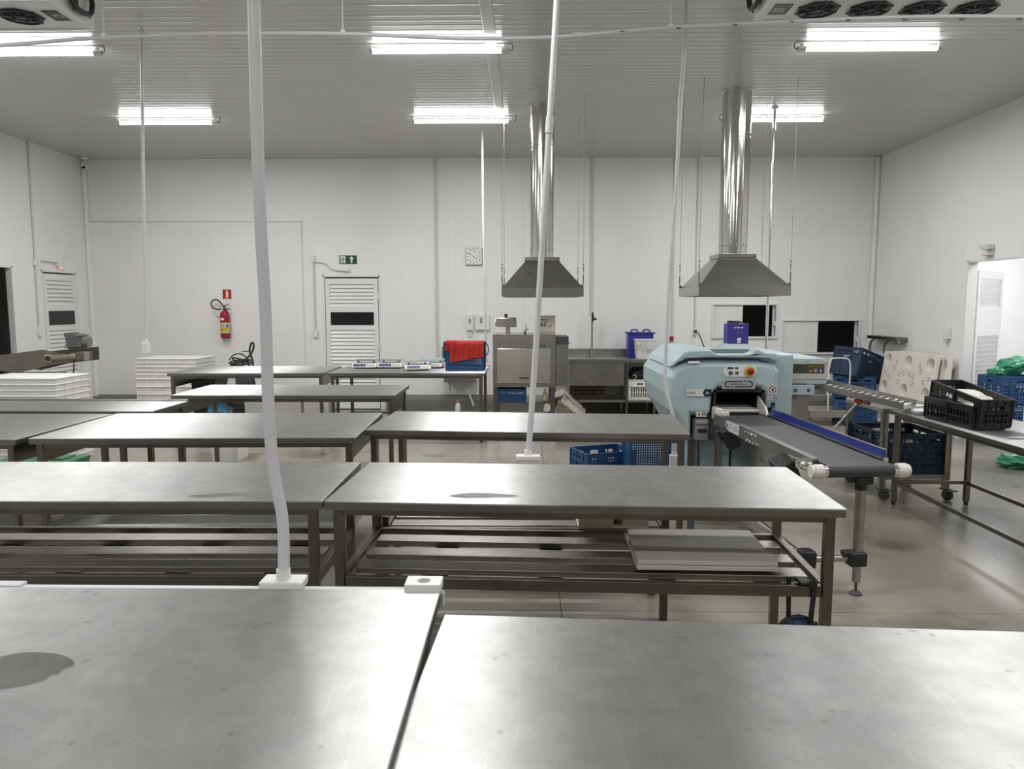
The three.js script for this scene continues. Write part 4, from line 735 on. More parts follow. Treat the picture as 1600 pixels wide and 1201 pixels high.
// ---------------------------------------------------------------- wrapping machine
{
  const t = thing('wrapping_machine', 'mint green tray wrapping machine with red stop button', 'machine', [0, 0, -6.0]);
  const Z = 0;                                      // front plane of the body at z = 0 of the group, depth goes to -1.35
  // main cover: tapered flank on the left, mouth in front
  part('cover', poly([[1.31, 0.59], [1.372, 0.59], [1.372, 0.75], [1.5, 0.75], [1.53, 0.78], [1.538, 0.93], [1.575, 0.972], [1.9, 0.972], [1.938, 0.93], [1.945, 0.82], [1.962, 0.8], [2.06, 0.83], [2.072, 0.95], [2.072, 1.13], [2.03, 1.19], [1.9, 1.22], [1.34, 1.22], [1.2, 1.165], [1.145, 1.08], [1.145, 0.95], [1.185, 0.8], [1.25, 0.7]], 1.0, 0.058, [], 5, 0.14).translate(0, 0, -1.14), M.mint, t);
  // lid with a dark hand recess
  const lid = part('lid', poly([[1.17, 1.165], [1.2, 1.205], [1.29, 1.282], [1.33, 1.292], [1.45, 1.3], [1.5, 1.298], [1.545, 1.268], [1.575, 1.262], [1.8, 1.262], [1.835, 1.275], [1.865, 1.305], [1.89, 1.302], [1.93, 1.282], [2.03, 1.272], [2.05, 1.235], [2.035, 1.208], [1.95, 1.222], [1.88, 1.232], [1.46, 1.236], [1.4, 1.228], [1.33, 1.226], [1.25, 1.2], [1.2, 1.162]], 1.05, 0.016, [], 3).translate(0, 0, -1.08), M.mint, t);
  part('recess', [rb(0.34, 0.055, 0.02, [1.69, 1.272, -0.16], [-0.3, 0, 0], 0.008), rb(0.3, 0.012, 0.15, [1.69, 1.25, -0.1])], std({ color: C(0.11, 0.15, 0.17), roughness: 0.45 }), lid, 'slate grey recess');
  part('lid_gap', bx(0.7, 0.006, 0.02, [1.63, 1.229, -0.004]), M.black, lid);
  // infeed tunnel
  part('tunnel', [bx(0.42, 0.02, 0.8, [1.74, 0.965, -0.42]), bx(0.02, 0.2, 0.8, [1.545, 0.87, -0.42]), bx(0.02, 0.2, 0.8, [1.935, 0.87, -0.42]), bx(0.4, 0.2, 0.02, [1.74, 0.87, -0.8]), bx(0.41, 0.02, 0.8, [1.74, 0.78, -0.44])], M.black, t);
  for (let k = 0; k < 9; k++) part('infeed_roller', [cy(0.014, 0.36, [1.735, 0.8, -0.04 - k * 0.055], HX, 12)], k % 2 ? M.grey : M.cream, t);
  part('infeed_bracket', [rb(0.05, 0.1, 0.16, [1.545, 0.79, 0.06], undefined, 0.008), rb(0.06, 0.035, 0.03, [1.59, 0.8, 0.14], undefined, 0.006), cy(0.02, 0.03, [1.575, 0.775, 0.14], HX, 14)], M.cream, t);
  part('guide_cheek', [poly([[-0.1, 0.77], [0.16, 0.79], [0.12, 0.84], [-0.1, 0.92]], 0.012, 0.002).rotateY(-Math.PI / 2).translate(1.925, 0, 0.0)], M.cream, t);
  // front plates
  part('control_panel', poly(rrect(1.6, 1.082, 0.27, 0.09, 0.043, 8), 0.006, 0.002).translate(0, 0, 0.0), M.white, t);
  const cp = t.children[t.children.length - 1];
  part('display', [bx(0.045, 0.015, 0.004, [1.655, 1.153, 0.009]), bx(0.024, 0.015, 0.004, [1.705, 1.153, 0.009])], M.black, cp);
  part('knob', [cy(0.015, 0.014, [1.657, 1.115, 0.013], HZ, 18), cy(0.013, 0.012, [1.708, 1.115, 0.013], HZ, 18)], M.darkgrey, cp);
  part('stop_collar', cy(0.043, 0.01, [1.809, 1.126, 0.012], HZ, 28), M.yellow, cp); part('stop_button', [cy(0.024, 0.03, [1.811, 1.128, 0.03], HZ, 24, 0.026), XF(new THREE.SphereGeometry(0.026, 18, 10, 0, 7, 0, 1.2), [1.811, 1.128, 0.032], [Math.PI / 2, 0, 0])], M.red, cp);
  plate('maker_plate', 0.268, 0.076, 0.004, (g, W, Hh) => {
    g.fillStyle = '#a9aaa8'; g.fillRect(0, 0, W, Hh); g.strokeStyle = '#2c2d31'; g.lineWidth = Hh * 0.14; g.beginPath(); const r = Hh * 0.28, a = W * 0.17, b = W * 0.83, y0 = Hh * 0.22, y1 = Hh * 0.78; g.arc(b, Hh / 2, r, -Math.PI / 2, Math.PI / 2); g.lineTo(a, y1); g.arc(a, Hh / 2, r, Math.PI / 2, Math.PI * 1.5); g.lineTo(b, y0); g.stroke();
    g.fillStyle = '#a9aaa8'; g.fillRect(W * 0.62, Hh * 0.08, W * 0.14, Hh * 0.24); g.fillRect(W * 0.25, Hh * 0.68, W * 0.14, Hh * 0.28); g.fillStyle = '#25262a'; g.beginPath(); g.moveTo(W * 0.65, Hh * 0.12); g.lineTo(W * 0.73, Hh * 0.12); g.lineTo(W * 0.69, Hh * 0.32); g.fill(); g.beginPath(); g.moveTo(W * 0.28, Hh * 0.9); g.lineTo(W * 0.36, Hh * 0.9); g.lineTo(W * 0.32, Hh * 0.68); g.fill();
    g.font = `bold ${Hh * 0.25}px sans-serif`; g.textAlign = 'center'; g.textBaseline = 'middle'; g.fillText('FABBRI GROUP', W / 2, Hh * 0.51, W * 0.62);
  }, t, [1.727, 1.022, 0.004], undefined, 384, 0.35);
  plate('model_badge', 0.21, 0.058, 0.004, (g, W, Hh) => { g.fillStyle = '#d7d9d6'; g.fillRect(0, 0, W, Hh); g.fillStyle = '#14233f'; g.beginPath(); g.moveTo(W * 0.66, Hh / 2); g.lineTo(W * 0.74, 0); g.lineTo(W, 0); g.lineTo(W, Hh); g.lineTo(W * 0.74, Hh); g.fill(); g.font = `bold ${Hh * 0.44}px sans-serif`; g.textBaseline = 'middle'; g.fillStyle = '#23262c'; g.fillText('ELIXA', W * 0.05, Hh * 0.52, W * 0.56); g.fillStyle = '#dfe5ee'; g.fillText('24', W * 0.77, Hh * 0.52, W * 0.2); }, t, [1.404, 0.953, 0.009], undefined, 256, 0.35);
  const sign = (g, cx, cy_, r, kind) => { if (kind === 'ban') { g.fillStyle = '#ddd'; g.beginPath(); g.arc(cx, cy_, r, 0, 7); g.fill(); g.strokeStyle = '#7c1f20'; g.lineWidth = r * 0.22; g.beginPath(); g.arc(cx, cy_, r * 0.85, 0, 7); g.stroke(); g.fillStyle = '#2a1518'; g.beginPath(); g.moveTo(cx - r * 0.4, cy_ + r * 0.5); g.lineTo(cx - r * 0.1, cy_ - r * 0.3); g.lineTo(cx + r * 0.5, cy_ - r * 0.5); g.lineTo(cx + r * 0.2, cy_ + r * 0.3); g.fill(); g.beginPath(); g.moveTo(cx - r * 0.6, cy_ - r * 0.6); g.lineTo(cx + r * 0.6, cy_ + r * 0.6); g.stroke(); } else if (kind === 'info') { g.fillStyle = '#173a78'; g.beginPath(); g.arc(cx, cy_, r, 0, 7); g.fill(); g.fillStyle = '#dfe6f0'; g.fillRect(cx - r * 0.18, cy_ - r * 0.6, r * 0.36, r * 1.2); g.fillRect(cx - r * 0.4, cy_ + r * 0.1, r * 0.8, r * 0.5); } else { g.fillStyle = '#d08a28'; g.beginPath(); g.moveTo(cx, cy_ - r); g.lineTo(cx + r, cy_ + r * 0.85); g.lineTo(cx - r, cy_ + r * 0.85); g.fill(); g.fillStyle = '#2a1c08'; g.fillRect(cx - r * 0.1, cy_ - r * 0.35, r * 0.2, r * 0.7); g.fillRect(cx - r * 0.1, cy_ + r * 0.5, r * 0.2, r * 0.18); } };
  plate('warning_label', 0.076, 0.076, 0.003, (g, W) => { g.fillStyle = '#b9b9bd'; g.fillRect(0, 0, W, W); sign(g, W / 2, W / 2, W * 0.4, 'ban'); }, t, [2.0, 0.977, 0.002], undefined, 128);
  plate('warning_label', 0.08, 0.034, 0.003, (g, W, Hh) => { g.fillStyle = '#b2bcc0'; g.fillRect(0, 0, W, Hh); sign(g, W * 0.24, Hh / 2, Hh * 0.36, 'ban'); sign(g, W * 0.76, Hh / 2, Hh * 0.42, 'info'); }, t, [2.003, 0.908, 0.002], undefined, 128);
  plate('warning_label', 0.084, 0.042, 0.003, (g, W, Hh) => { g.fillStyle = '#d2cfc6'; g.fillRect(0, 0, W, Hh); sign(g, W * 0.27, Hh / 2, Hh * 0.4, 'tri'); sign(g, W * 0.74, Hh / 2, Hh * 0.38, 'info'); }, t, [1.433, 0.777, 0.002], undefined, 128);
  part('sensor', bx(0.03, 0.028, 0.02, [2.005, 0.86, 0.01]), M.black, t);
  // switch cabinet under the cover, chassis, base
  part('switch_cabinet', [rb(0.105, 0.17, 0.14, [1.437, 0.65, -0.05], undefined, 0.006), rb(0.1, 0.03, 0.015, [1.437, 0.715, 0.025], [-0.3, 0, 0], 0.004)], M.grey, t); part('connector_strip', bx(0.07, 0.03, 0.01, [1.44, 0.645, 0.024]), M.black, t);
  part('chassis', [bx(0.68, 0.21, 0.9, [1.75, 0.68, -0.55]), bx(0.75, 0.03, 1.1, [1.75, 0.565, -0.6])], M.darkgrey, t);
  part('base_panel', [rb(0.32, 0.44, 0.9, [1.56, 0.33, -0.62], undefined, 0.01), rb(0.4, 0.44, 0.9, [1.94, 0.33, -0.64], undefined, 0.01)], M.mintPale, t);
  part('base_frame', [rb(0.05, 0.55, 0.05, [1.385, 0.285, -0.12], undefined, 0.004), rb(0.05, 0.55, 0.05, [2.13, 0.285, -0.2], undefined, 0.004), bx(0.76, 0.05, 0.9, [1.76, 0.085, -0.6])], M.frame, t);
  for (const [x, z] of [[1.4, -0.15], [2.1, -0.2], [1.4, -1.1], [2.1, -1.1]]) part('foot', cy(0.03, 0.06, [x, 0.03, z], undefined, 14), M.rubber, t);
  part('gear_box', [rb(0.24, 0.2, 0.2, [1.98, 0.42, 0.0], undefined, 0.012), cy(0.022, 0.02, [1.92, 0.44, 0.105], HZ, 16)], std({ color: C(0.3, 0.32, 0.3), roughness: 0.5 }), t);
  part('cable', tube([[1.41, 0.6, 0.0], [1.415, 0.42, 0.02], [1.41, 0.2, 0.02]], 0.009, 8), M.rubber, t);
  // side unit with film display housing
  part('column', rb(0.16, 0.62, 0.9, [2.15, 0.95, -0.62], undefined, 0.03, 3), M.mint, t);
  const hs = part('film_housing', [poly([[2.2, 0.99], [2.545, 0.99], [2.56, 1.03], [2.56, 1.18], [2.51, 1.215], [2.24, 1.215], [2.2, 1.19]], 0.6, 0.01, [], 2).translate(0, 0, -0.9)], M.mint, t);
  part('viewing_window', bx(0.27, 0.075, 0.008, [2.39, 1.125, -0.288]), M.screen, hs, 'dark viewing window'); part('window_bezel', [bx(0.32, 0.025, 0.012, [2.385, 1.177, -0.288]), bx(0.02, 0.09, 0.012, [2.24, 1.125, -0.288]), bx(0.02, 0.09, 0.012, [2.535, 1.125, -0.288]), bx(0.32, 0.045, 0.014, [2.385, 1.06, -0.288])], M.beige, hs);
  plate('warning_label', 0.13, 0.07, 0.002, (g, W, Hh) => { g.fillStyle = '#40463c'; g.fillRect(0, 0, W, Hh); g.fillStyle = '#8a6a24'; g.fillRect(0, Hh * 0.12, W, Hh * 0.16); sign(g, W * 0.18, Hh * 0.7, Hh * 0.22, 'tri'); sign(g, W * 0.5, Hh * 0.68, Hh * 0.24, 'ban'); sign(g, W * 0.83, Hh * 0.68, Hh * 0.26, 'info'); }, hs, [2.45, 1.123, -0.282], undefined, 160);
  for (const [x, y, r] of [[2.39, 1.186, 0.012], [2.26, 1.06, 0.006], [2.385, 1.06, 0.006], [2.51, 1.06, 0.006]]) part('screw', cy(r, 0.01, [x, y, -0.28], HZ, 12), M.chrome, hs);
  part('lower_housing', [rb(0.27, 0.09, 0.6, [2.31, 0.945, -0.56], undefined, 0.012, 2), rb(0.34, 0.05, 0.5, [2.38, 0.995, -0.58], undefined, 0.01)], M.mint, t);
  part('latch_handle', [rod([2.27, 1.008, -0.27], [2.38, 1.008, -0.27], 0.007), cy(0.012, 0.02, [2.265, 1.01, -0.275], HZ, 14)], M.chrome, t); part('bolts', [cy(0.014, 0.01, [2.28, 0.945, -0.258], HZ, 14), cy(0.014, 0.01, [2.39, 0.945, -0.258], HZ, 14), bx(0.045, 0.03, 0.03, [2.27, 0.885, -0.27])], M.darkgrey, t);
  part('side_cabinet', [rb(0.2, 0.32, 0.5, [2.33, 0.73, -0.6], undefined, 0.006), bx(0.15, 0.05, 0.3, [2.5, 0.92, -0.5])], M.steel, t);
  part('film_print', plateGeo(), M.white, t);
  function plateGeo() { return [bx(0.09, 0.004, 0.02, [1.36, 1.2, 0.01], [0.9, 0, 0.04])]; }
}
{ const t = thing('cardboard_box', 'purple cardboard box standing behind the wrapping machine lid', 'box', [1.97, 1.302, -6.98], 0.02);
  part('carton', rb(0.19, 0.185, 0.14, [0, 0.0925, 0], undefined, 0.003), M.purple, t);
  part('top_flap', [bx(0.11, 0.03, 0.02, [-0.03, 0.198, 0.0], [0.1, 0, 0]), bx(0.08, 0.02, 0.02, [0.0, 0.2, 0.03])], M.darkgrey, t);
  plate('print', 0.17, 0.165, 0.002, (g, W) => { g.fillStyle = '#37307e'; g.fillRect(0, 0, W, W); g.fillStyle = '#c9c6dc'; g.beginPath(); g.moveTo(W * 0.22, W * 0.1); g.lineTo(W * 0.78, W * 0.1); g.lineTo(W * 0.7, W * 0.18); g.lineTo(W * 0.58, W * 0.12); g.lineTo(W * 0.5, W * 0.2); g.lineTo(W * 0.42, W * 0.12); g.lineTo(W * 0.3, W * 0.18); g.fill(); g.font = `${W * 0.09}px sans-serif`; g.textAlign = 'center'; g.fillStyle = '#8d86c0'; g.fillText('creme', W * 0.55, W * 0.42); g.fillStyle = '#d8d6e4'; g.beginPath(); g.arc(W * 0.55, W * 0.78, W * 0.11, 0, 7); g.fill(); g.fillRect(W * 0.46, W * 0.88, W * 0.18, W * 0.12); g.fillStyle = '#37307e'; g.fillRect(W * 0.535, W * 0.8, W * 0.03, W * 0.1); }, t, [0, 0.09, 0.071], undefined, 160); }
// ---------------------------------------------------------------- belt conveyor
{
  const t = thing('belt_conveyor', 'black belt conveyor with bright blue side guide', 'conveyor', [1.88, 0, -4.13], 0.085);
  const L = 1.78, w = 0.38, y = 0.765, rise = 0.02;           // near roller at z = 0, runs to -L
  const bp = []; for (let i = 0; i <= 8; i++) { const a = -Math.PI / 2 + Math.PI * i / 8; bp.push([0.036 * Math.cos(a), y - 0.036 + 0.036 * Math.sin(a)]); }
  bp.push([-L, y + rise], [-L, y + rise - 0.05], [0, y - 0.072]);
  part('belt', poly(bp, w, 0).rotateY(-Math.PI / 2).translate(w / 2, 0, 0), M.belt, t);
  part('end_roller', [cy(0.033, w + 0.06, [0, y - 0.036, 0], HX, 24)], M.chrome, t);
  for (const s of [-1, 1]) part('end_cap', [cy(0.041, 0.05, [s * (w / 2 + 0.052), y - 0.036, 0], HX, 24), cy(0.035, 0.02, [s * (w / 2 + 0.085), y - 0.036, 0], HX, 24)], M.cream, t);
  for (const s of [-1, 1]) part('side_frame', [bar([s * (w / 2 + 0.02), y - 0.03, -0.1], [s * (w / 2 + 0.02), y - 0.03 + rise, -L], 0.03, 0.085), bar([s * (w / 2 + 0.012), y + 0.012, -0.12], [s * (w / 2 + 0.012), y + 0.012 + rise, -L], 0.045, 0.006)], M.steel, t);
  part('blue_guide', [bar([w / 2 + 0.02, y + 0.035, -0.12], [w / 2 + 0.02, y + 0.035 + rise, -L + 0.1], 0.016, 0.05), bar([w / 2 + 0.036, y + 0.025, -0.14], [w / 2 + 0.036, y + 0.025 + rise, -L + 0.1], 0.014, 0.03)], M.guide, t, 'bright blue side guide');
  part('guide_trim', bar([w / 2 + 0.02, y + 0.062, -0.1], [w / 2 + 0.02, y + 0.062 + rise, -L + 0.1], 0.01, 0.005), M.chrome, t);
  plate('printed_label', 0.26, 0.075, 0.003, (g, W, Hh) => { g.fillStyle = '#c9cbd0'; g.fillRect(0, 0, W, Hh); g.fillStyle = '#1c1d30'; g.beginPath(); g.moveTo(W * 0.1, Hh * 0.2); g.lineTo(W * 0.16, Hh * 0.5); g.lineTo(W * 0.1, Hh * 0.8); g.lineTo(W * 0.04, Hh * 0.5); g.fill(); g.fillStyle = '#6a6c78'; for (let i = 0; i < 3; i++) { g.fillRect(W * 0.22, Hh * (0.25 + i * 0.2), W * 0.24, Hh * 0.06); g.fillRect(W * 0.6, Hh * (0.25 + i * 0.2), W * 0.3, Hh * 0.06); } }, t, [-(w / 2 + 0.037), y - 0.012, -1.36], [0, -Math.PI / 2, 0], 192);
  part('bolts', [0, 1, 2, 3].flatMap((k) => [cy(0.008, 0.012, [-(w / 2 + 0.04), y - 0.0, -1.1 + k * 0.06], HX, 10), cy(0.008, 0.012, [-(w / 2 + 0.04), y - 0.055, -1.08 + k * 0.06], HX, 10)]), M.chrome, t);
  part('tensioner', [rb(0.03, 0.05, 0.16, [-(w / 2 + 0.05), y - 0.03, -0.17], undefined, 0.006), cy(0.014, 0.05, [-(w / 2 + 0.07), y - 0.02, -0.12], HX, 12), cy(0.018, 0.03, [-(w / 2 + 0.065), y - 0.04, -0.2], HX, 12), rod([-(w / 2 + 0.07), y - 0.01, -0.05], [-(w / 2 + 0.07), y - 0.01, -0.32], 0.006)], M.chrome, t);
  part('drive_motor', [rb(0.12, 0.15, 0.16, [-(w / 2 + 0.05), y - 0.12, -0.42], [0.2, 0, 0.45], 0.015, 2)], M.black, t, 'black motor housing'); part('bracket', rb(0.1, 0.17, 0.1, [-(w / 2 + 0.0), y - 0.11, -1.5], [0.1, 0, 0.5], 0.012, 2), M.black, t);
  // stand
  const P = part('post', cy(0.028, 0.5, [0.03, 0.42, -0.03], undefined, 22), M.steel, t); part('post_top', [rb(0.1, 0.045, 0.1, [0.03, 0.675, -0.03], undefined, 0.01), cy(0.033, 0.05, [0.03, 0.64, -0.03], undefined, 20)], M.black, t);
  part('clamp', [rb(0.1, 0.085, 0.09, [0.02, 0.215, -0.03], undefined, 0.014, 2), rb(0.06, 0.03, 0.06, [-0.03, 0.245, -0.03], undefined, 0.008)], M.black, t);
  part('leg_tube', cy(0.0235, 0.1, [0.03, 0.125, -0.03], undefined, 20), M.steel, t); part('foot', [cy(0.008, 0.06, [0.03, 0.05, -0.03]), cy(0.034, 0.016, [0.03, 0.014, -0.03], undefined, 22, 0.02), cy(0.036, 0.008, [0.03, 0.004, -0.03], undefined, 22)], M.darkgrey, t);
  part('cross_tube', [rod([0.03, 0.215, -0.03], [-0.27, 0.215, -0.03], 0.019, 16), rod([-0.5, 0.22, -0.06], [-0.27, 0.215, -0.03], 0.017, 16)], M.steel, t); part('joint', [rb(0.085, 0.1, 0.09, [-0.27, 0.22, -0.03], undefined, 0.014, 2)], M.black, t);
  part('long_tube', rod([-0.28, 0.225, -0.05], [-0.26, 0.24, -1.55], 0.019, 16), M.chrome, t);
  part('rear_post', [rb(0.05, 0.68, 0.05, [-0.26, 0.36, -1.55], undefined, 0.006)], M.frame, t); part('foot', [cy(0.008, 0.04, [-0.26, 0.03, -1.55]), cy(0.032, 0.014, [-0.26, 0.007, -1.55], undefined, 20)], M.darkgrey, t);
}
// ---------------------------------------------------------------- the boxy steel cooker under the first hood
{
  const t = thing('steel_cooker', 'boxy stainless steel cooker with large square door', 'cooker', [-0.01, 0, -9.4]);
  const w = 0.76, d = 0.8;
  part('body', [rb(w, 0.64, d, [0, 0.985, 0], undefined, 0.008)], M.steel, t);
  part('top_band', bx(w + 0.004, 0.09, 0.012, [0, 1.262, d / 2 + 0.002]), M.slat, t);
  const dr = part('cooker_door', [rb(0.645, 0.42, 0.03, [-0.005, 0.93, d / 2 + 0.014], undefined, 0.01, 2)], std({ color: C(0.66, 0.65, 0.61), metalness: 1, roughness: 0.4, roughnessMap: steelRough }), t);
  part('handle', [rb(0.12, 0.018, 0.02, [0.0, 0.785, d / 2 + 0.06], undefined, 0.007), bx(0.012, 0.012, 0.05, [-0.05, 0.785, d / 2 + 0.04]), bx(0.012, 0.012, 0.05, [0.05, 0.785, d / 2 + 0.04])], M.black, dr);
  part('lamps', [cy(0.01, 0.01, [0.21, 1.17, d / 2 + 0.01], HZ, 12), cy(0.01, 0.01, [0.245, 1.17, d / 2 + 0.01], HZ, 12)], M.black, t);
  part('control_column', [rb(0.155, 0.6, 0.6, [0.462, 0.975, 0.06], undefined, 0.005)], M.steel, t); part('column_head', bx(0.155, 0.095, 0.61, [0.463, 1.232, 0.062]), M.darkgrey, t, 'dark head panel');
  part('hinge_line', [0.9, 0.99, 1.1, 1.2].map((y) => cy(0.008, 0.03, [0.548, y, 0.3], HX, 8)), M.chrome, t);
  for (const sx of [-1, 1]) for (const sz of [-1, 1]) { const l = part('leg', rb(0.055, 0.62, 0.055, [sx * (w / 2 - 0.03), 0.38, sz * (d / 2 - 0.04)], undefined, 0.004), M.frame, t); part('caster', [cy(0.038, 0.03, [sx * (w / 2 - 0.03) + 0.0, 0.039, sz * (d / 2 - 0.04) + 0.02], HZ, 18), bx(0.05, 0.02, 0.06, [sx * (w / 2 - 0.03), 0.078, sz * (d / 2 - 0.04)])], M.cream, l); }
  part('lower_shelf', [bx(w - 0.05, 0.02, d - 0.06, [0, 0.47, 0]), bx(0.02, 0.16, 0.02, [0.1, 0.56, d / 2 - 0.06])], M.frame, t);
  part('agitator_post', rb(0.055, 0.1, 0.055, [-0.2, 1.35, 0.2], undefined, 0.006), M.steel, t);
  part('gear_motor', [rb(0.25, 0.115, 0.16, [-0.22, 1.452, 0.2], undefined, 0.015, 2), cy(0.05, 0.012, [-0.35, 1.452, 0.2], HX, 20)], M.steel, t); part('cap', cy(0.02, 0.05, [-0.225, 1.53, 0.2], undefined, 16), std({ color: C(0.14, 0.03, 0.02), roughness: 0.4 }), t);
  part('lever', [rod([0.015, 1.32, 0.3], [0.025, 1.43, 0.3], 0.004), cy(0.015, 0.03, [0.01, 1.32, 0.3]), rod([0.0, 1.34, 0.3], [0.05, 1.37, 0.3], 0.006)], M.darkgrey, t);
  part('clips', [0.18, 0.3].map((x) => rb(0.045, 0.02, 0.03, [x, 1.312, 0.34], undefined, 0.005)), M.darkgrey, t);
}
{
  const t = thing('metal_box', 'white lettered box standing on the steel cooker', 'box', [0.255, 1.305, -9.1], 0.02);
  part('case', rb(0.225, 0.23, 0.12, [0, 0.115, 0], undefined, 0.006), M.beige, t);
  plate('front_print', 0.21, 0.19, 0.003, (g, W, Hh) => { g.fillStyle = '#d9d6cc'; g.fillRect(0, 0, W, Hh); g.fillStyle = '#6f665c'; g.fillRect(W * 0.18, Hh * 0.2, W * 0.34, Hh * 0.07); g.fillStyle = '#8d5a48'; g.fillRect(W * 0.3, Hh * 0.31, W * 0.2, Hh * 0.03); g.fillStyle = '#17171a'; g.font = `bold ${Hh * 0.34}px sans-serif`; g.fillText('NE', W * 0.12, Hh * 0.66); g.fillStyle = '#a89d92'; g.beginPath(); g.moveTo(W * 0.6, Hh * 0.42); g.lineTo(W * 0.7, Hh * 0.62); g.lineTo(W * 0.9, Hh * 0.36); g.lineTo(W * 0.78, Hh * 0.7); g.lineTo(W * 0.66, Hh * 0.7); g.fill(); }, t, [0.0, 0.13, 0.061], undefined, 192);
}
crate('plastic_crate', 'blue crate on the shelf under the steel cooker', 'blue crates', { w: 0.36, h: 0.15, d: 0.3, mat: M.crateBlue, nx: 12, ny: 2, y1: 0.12, handle: 0, ribs: 3 }, [-0.17, 0.482, -9.2], 0);
{ const t = thing('spray_bottle', 'clear bottle with white cap beside the steel cooker', 'bottle', [0.25, 0.482, -9.11]); part('bottle_body', lathe([[0, 0], [0.028, 0], [0.03, 0.01], [0.03, 0.09], [0.02, 0.115], [0.012, 0.12], [0, 0.12]], 20), std({ color: C(0.42, 0.43, 0.28), roughness: 0.25 }), t); part('cap', cy(0.017, 0.035, [0, 0.137, 0]), M.white, t); }
{ const t = thing('steel_pot', 'ribbed stainless steel pot lying tilted on the floor', 'pot', [0.52, 0.286, -9.75], [0, 0.35, -2.28]);
  part('pot_wall', lathe([[0, -0.2], [0.185, -0.2], [0.2, -0.19], [0.2, -0.1], [0.209, -0.09], [0.2, -0.08], [0.2, 0.04], [0.209, 0.05], [0.2, 0.06], [0.2, 0.11], [0.209, 0.12], [0.2, 0.13], [0.2, 0.185], [0.208, 0.2], [0.194, 0.2], [0.192, -0.185], [0, -0.188]], 40), std({ color: C(0.55, 0.52, 0.46), metalness: 1, roughness: 0.2, bumpMap: steelBump, bumpScale: 0.002 }), t); part('handle', tube([[0.2, 0.08, -0.06], [0.25, 0.08, -0.05], [0.25, 0.08, 0.05], [0.2, 0.08, 0.06]], 0.008, 8), M.steel, t); }
// ---------------------------------------------------------------- sink bench at the back
{
  const t = thing('sink_bench', 'stainless sink bench with backsplash at the back wall', 'bench', [1.18, 0, -11.28]);
  const w = 1.54, d = 0.68;
  part('bench_top', [rb(w, 0.05, d, [0, 0.85, 0], undefined, 0.005), rb(w, 0.14, 0.02, [0, 0.92, -d / 2 + 0.01], undefined, 0.005)], M.steel, t);
  part('basin', [rb(0.82, 0.36, 0.5, [-0.12, 0.65, 0.06], undefined, 0.01)], M.slat, t);
  part('shelf', rb(w - 0.04, 0.035, d - 0.05, [0, 0.245, 0], undefined, 0.004), M.steel, t);
  for (const x of [-w / 2 + 0.03, 0.33, w / 2 - 0.03]) for (const z of [-1, 1]) part('leg', rb(0.035, 0.825, 0.035, [x, 0.4125, z * (d / 2 - 0.03)], undefined, 0.004), M.frame, t);
  part('spray_tap', [cy(0.016, 0.6, [-0.14, 1.16, -0.28], undefined, 14), cy(0.022, 0.08, [-0.14, 0.91, -0.28]), cy(0.02, 0.03, [-0.14, 1.14, -0.28])], M.grey, t);
  part('spray_head', [rb(0.03, 0.09, 0.05, [-0.13, 1.46, -0.24], [0.4, 0, 0], 0.01), rb(0.05, 0.03, 0.04, [-0.1, 1.45, -0.24], undefined, 0.008), tube([[-0.14, 1.46, -0.28], [-0.14, 1.53, -0.28], [-0.13, 1.55, -0.25], [-0.13, 1.5, -0.23]], 0.008, 8)], M.black, t);
}
{ const t = thing('steel_cabinet', 'dark steel cabinet between sink bench and wrapping machine', 'cabinet', [2.35, 0, -11.3]); part('carcass', rb(0.72, 0.78, 0.6, [0, 0.41, 0], undefined, 0.006), M.slat, t); part('cabinet_top', rb(0.76, 0.03, 0.66, [0, 0.815, 0], undefined, 0.004), M.steel, t); part('cabinet_door', [rb(0.34, 0.68, 0.016, [-0.18, 0.41, 0.306], undefined, 0.004)], M.slat, t); part('cabinet_door', [rb(0.34, 0.68, 0.016, [0.18, 0.41, 0.306], undefined, 0.004)], M.slat, t); }
{ const t = thing('plastic_tub', 'royal blue plastic tub with two loop handles on the bench', 'tub', [1.745, 0.876, -11.34]);
  part('tub_wall', [poly(rrect(-0.19, -0.14, 0.38, 0.28, 0.03), 0.36, 0, [rrect(-0.183, -0.133, 0.366, 0.266, 0.025)]).rotateX(-Math.PI / 2), bx(0.36, 0.006, 0.26, [0, 0.004, 0])], M.royal, t);
  part('rim', poly(rrect(-0.215, -0.16, 0.43, 0.32, 0.035), 0.018, 0.002, [rrect(-0.183, -0.133, 0.366, 0.266, 0.025)]).rotateX(-Math.PI / 2).translate(0, 0.36, 0), M.royal, t);
  for (const x of [-0.1, 0.08]) part('handle', tube([[x - 0.05, 0.37, 0.12], [x - 0.045, 0.41, 0.12], [x - 0.02, 0.42, 0.12], [x + 0.02, 0.42, 0.12], [x + 0.045, 0.41, 0.12], [x + 0.05, 0.37, 0.12]], 0.011, 8), M.royal, t); }
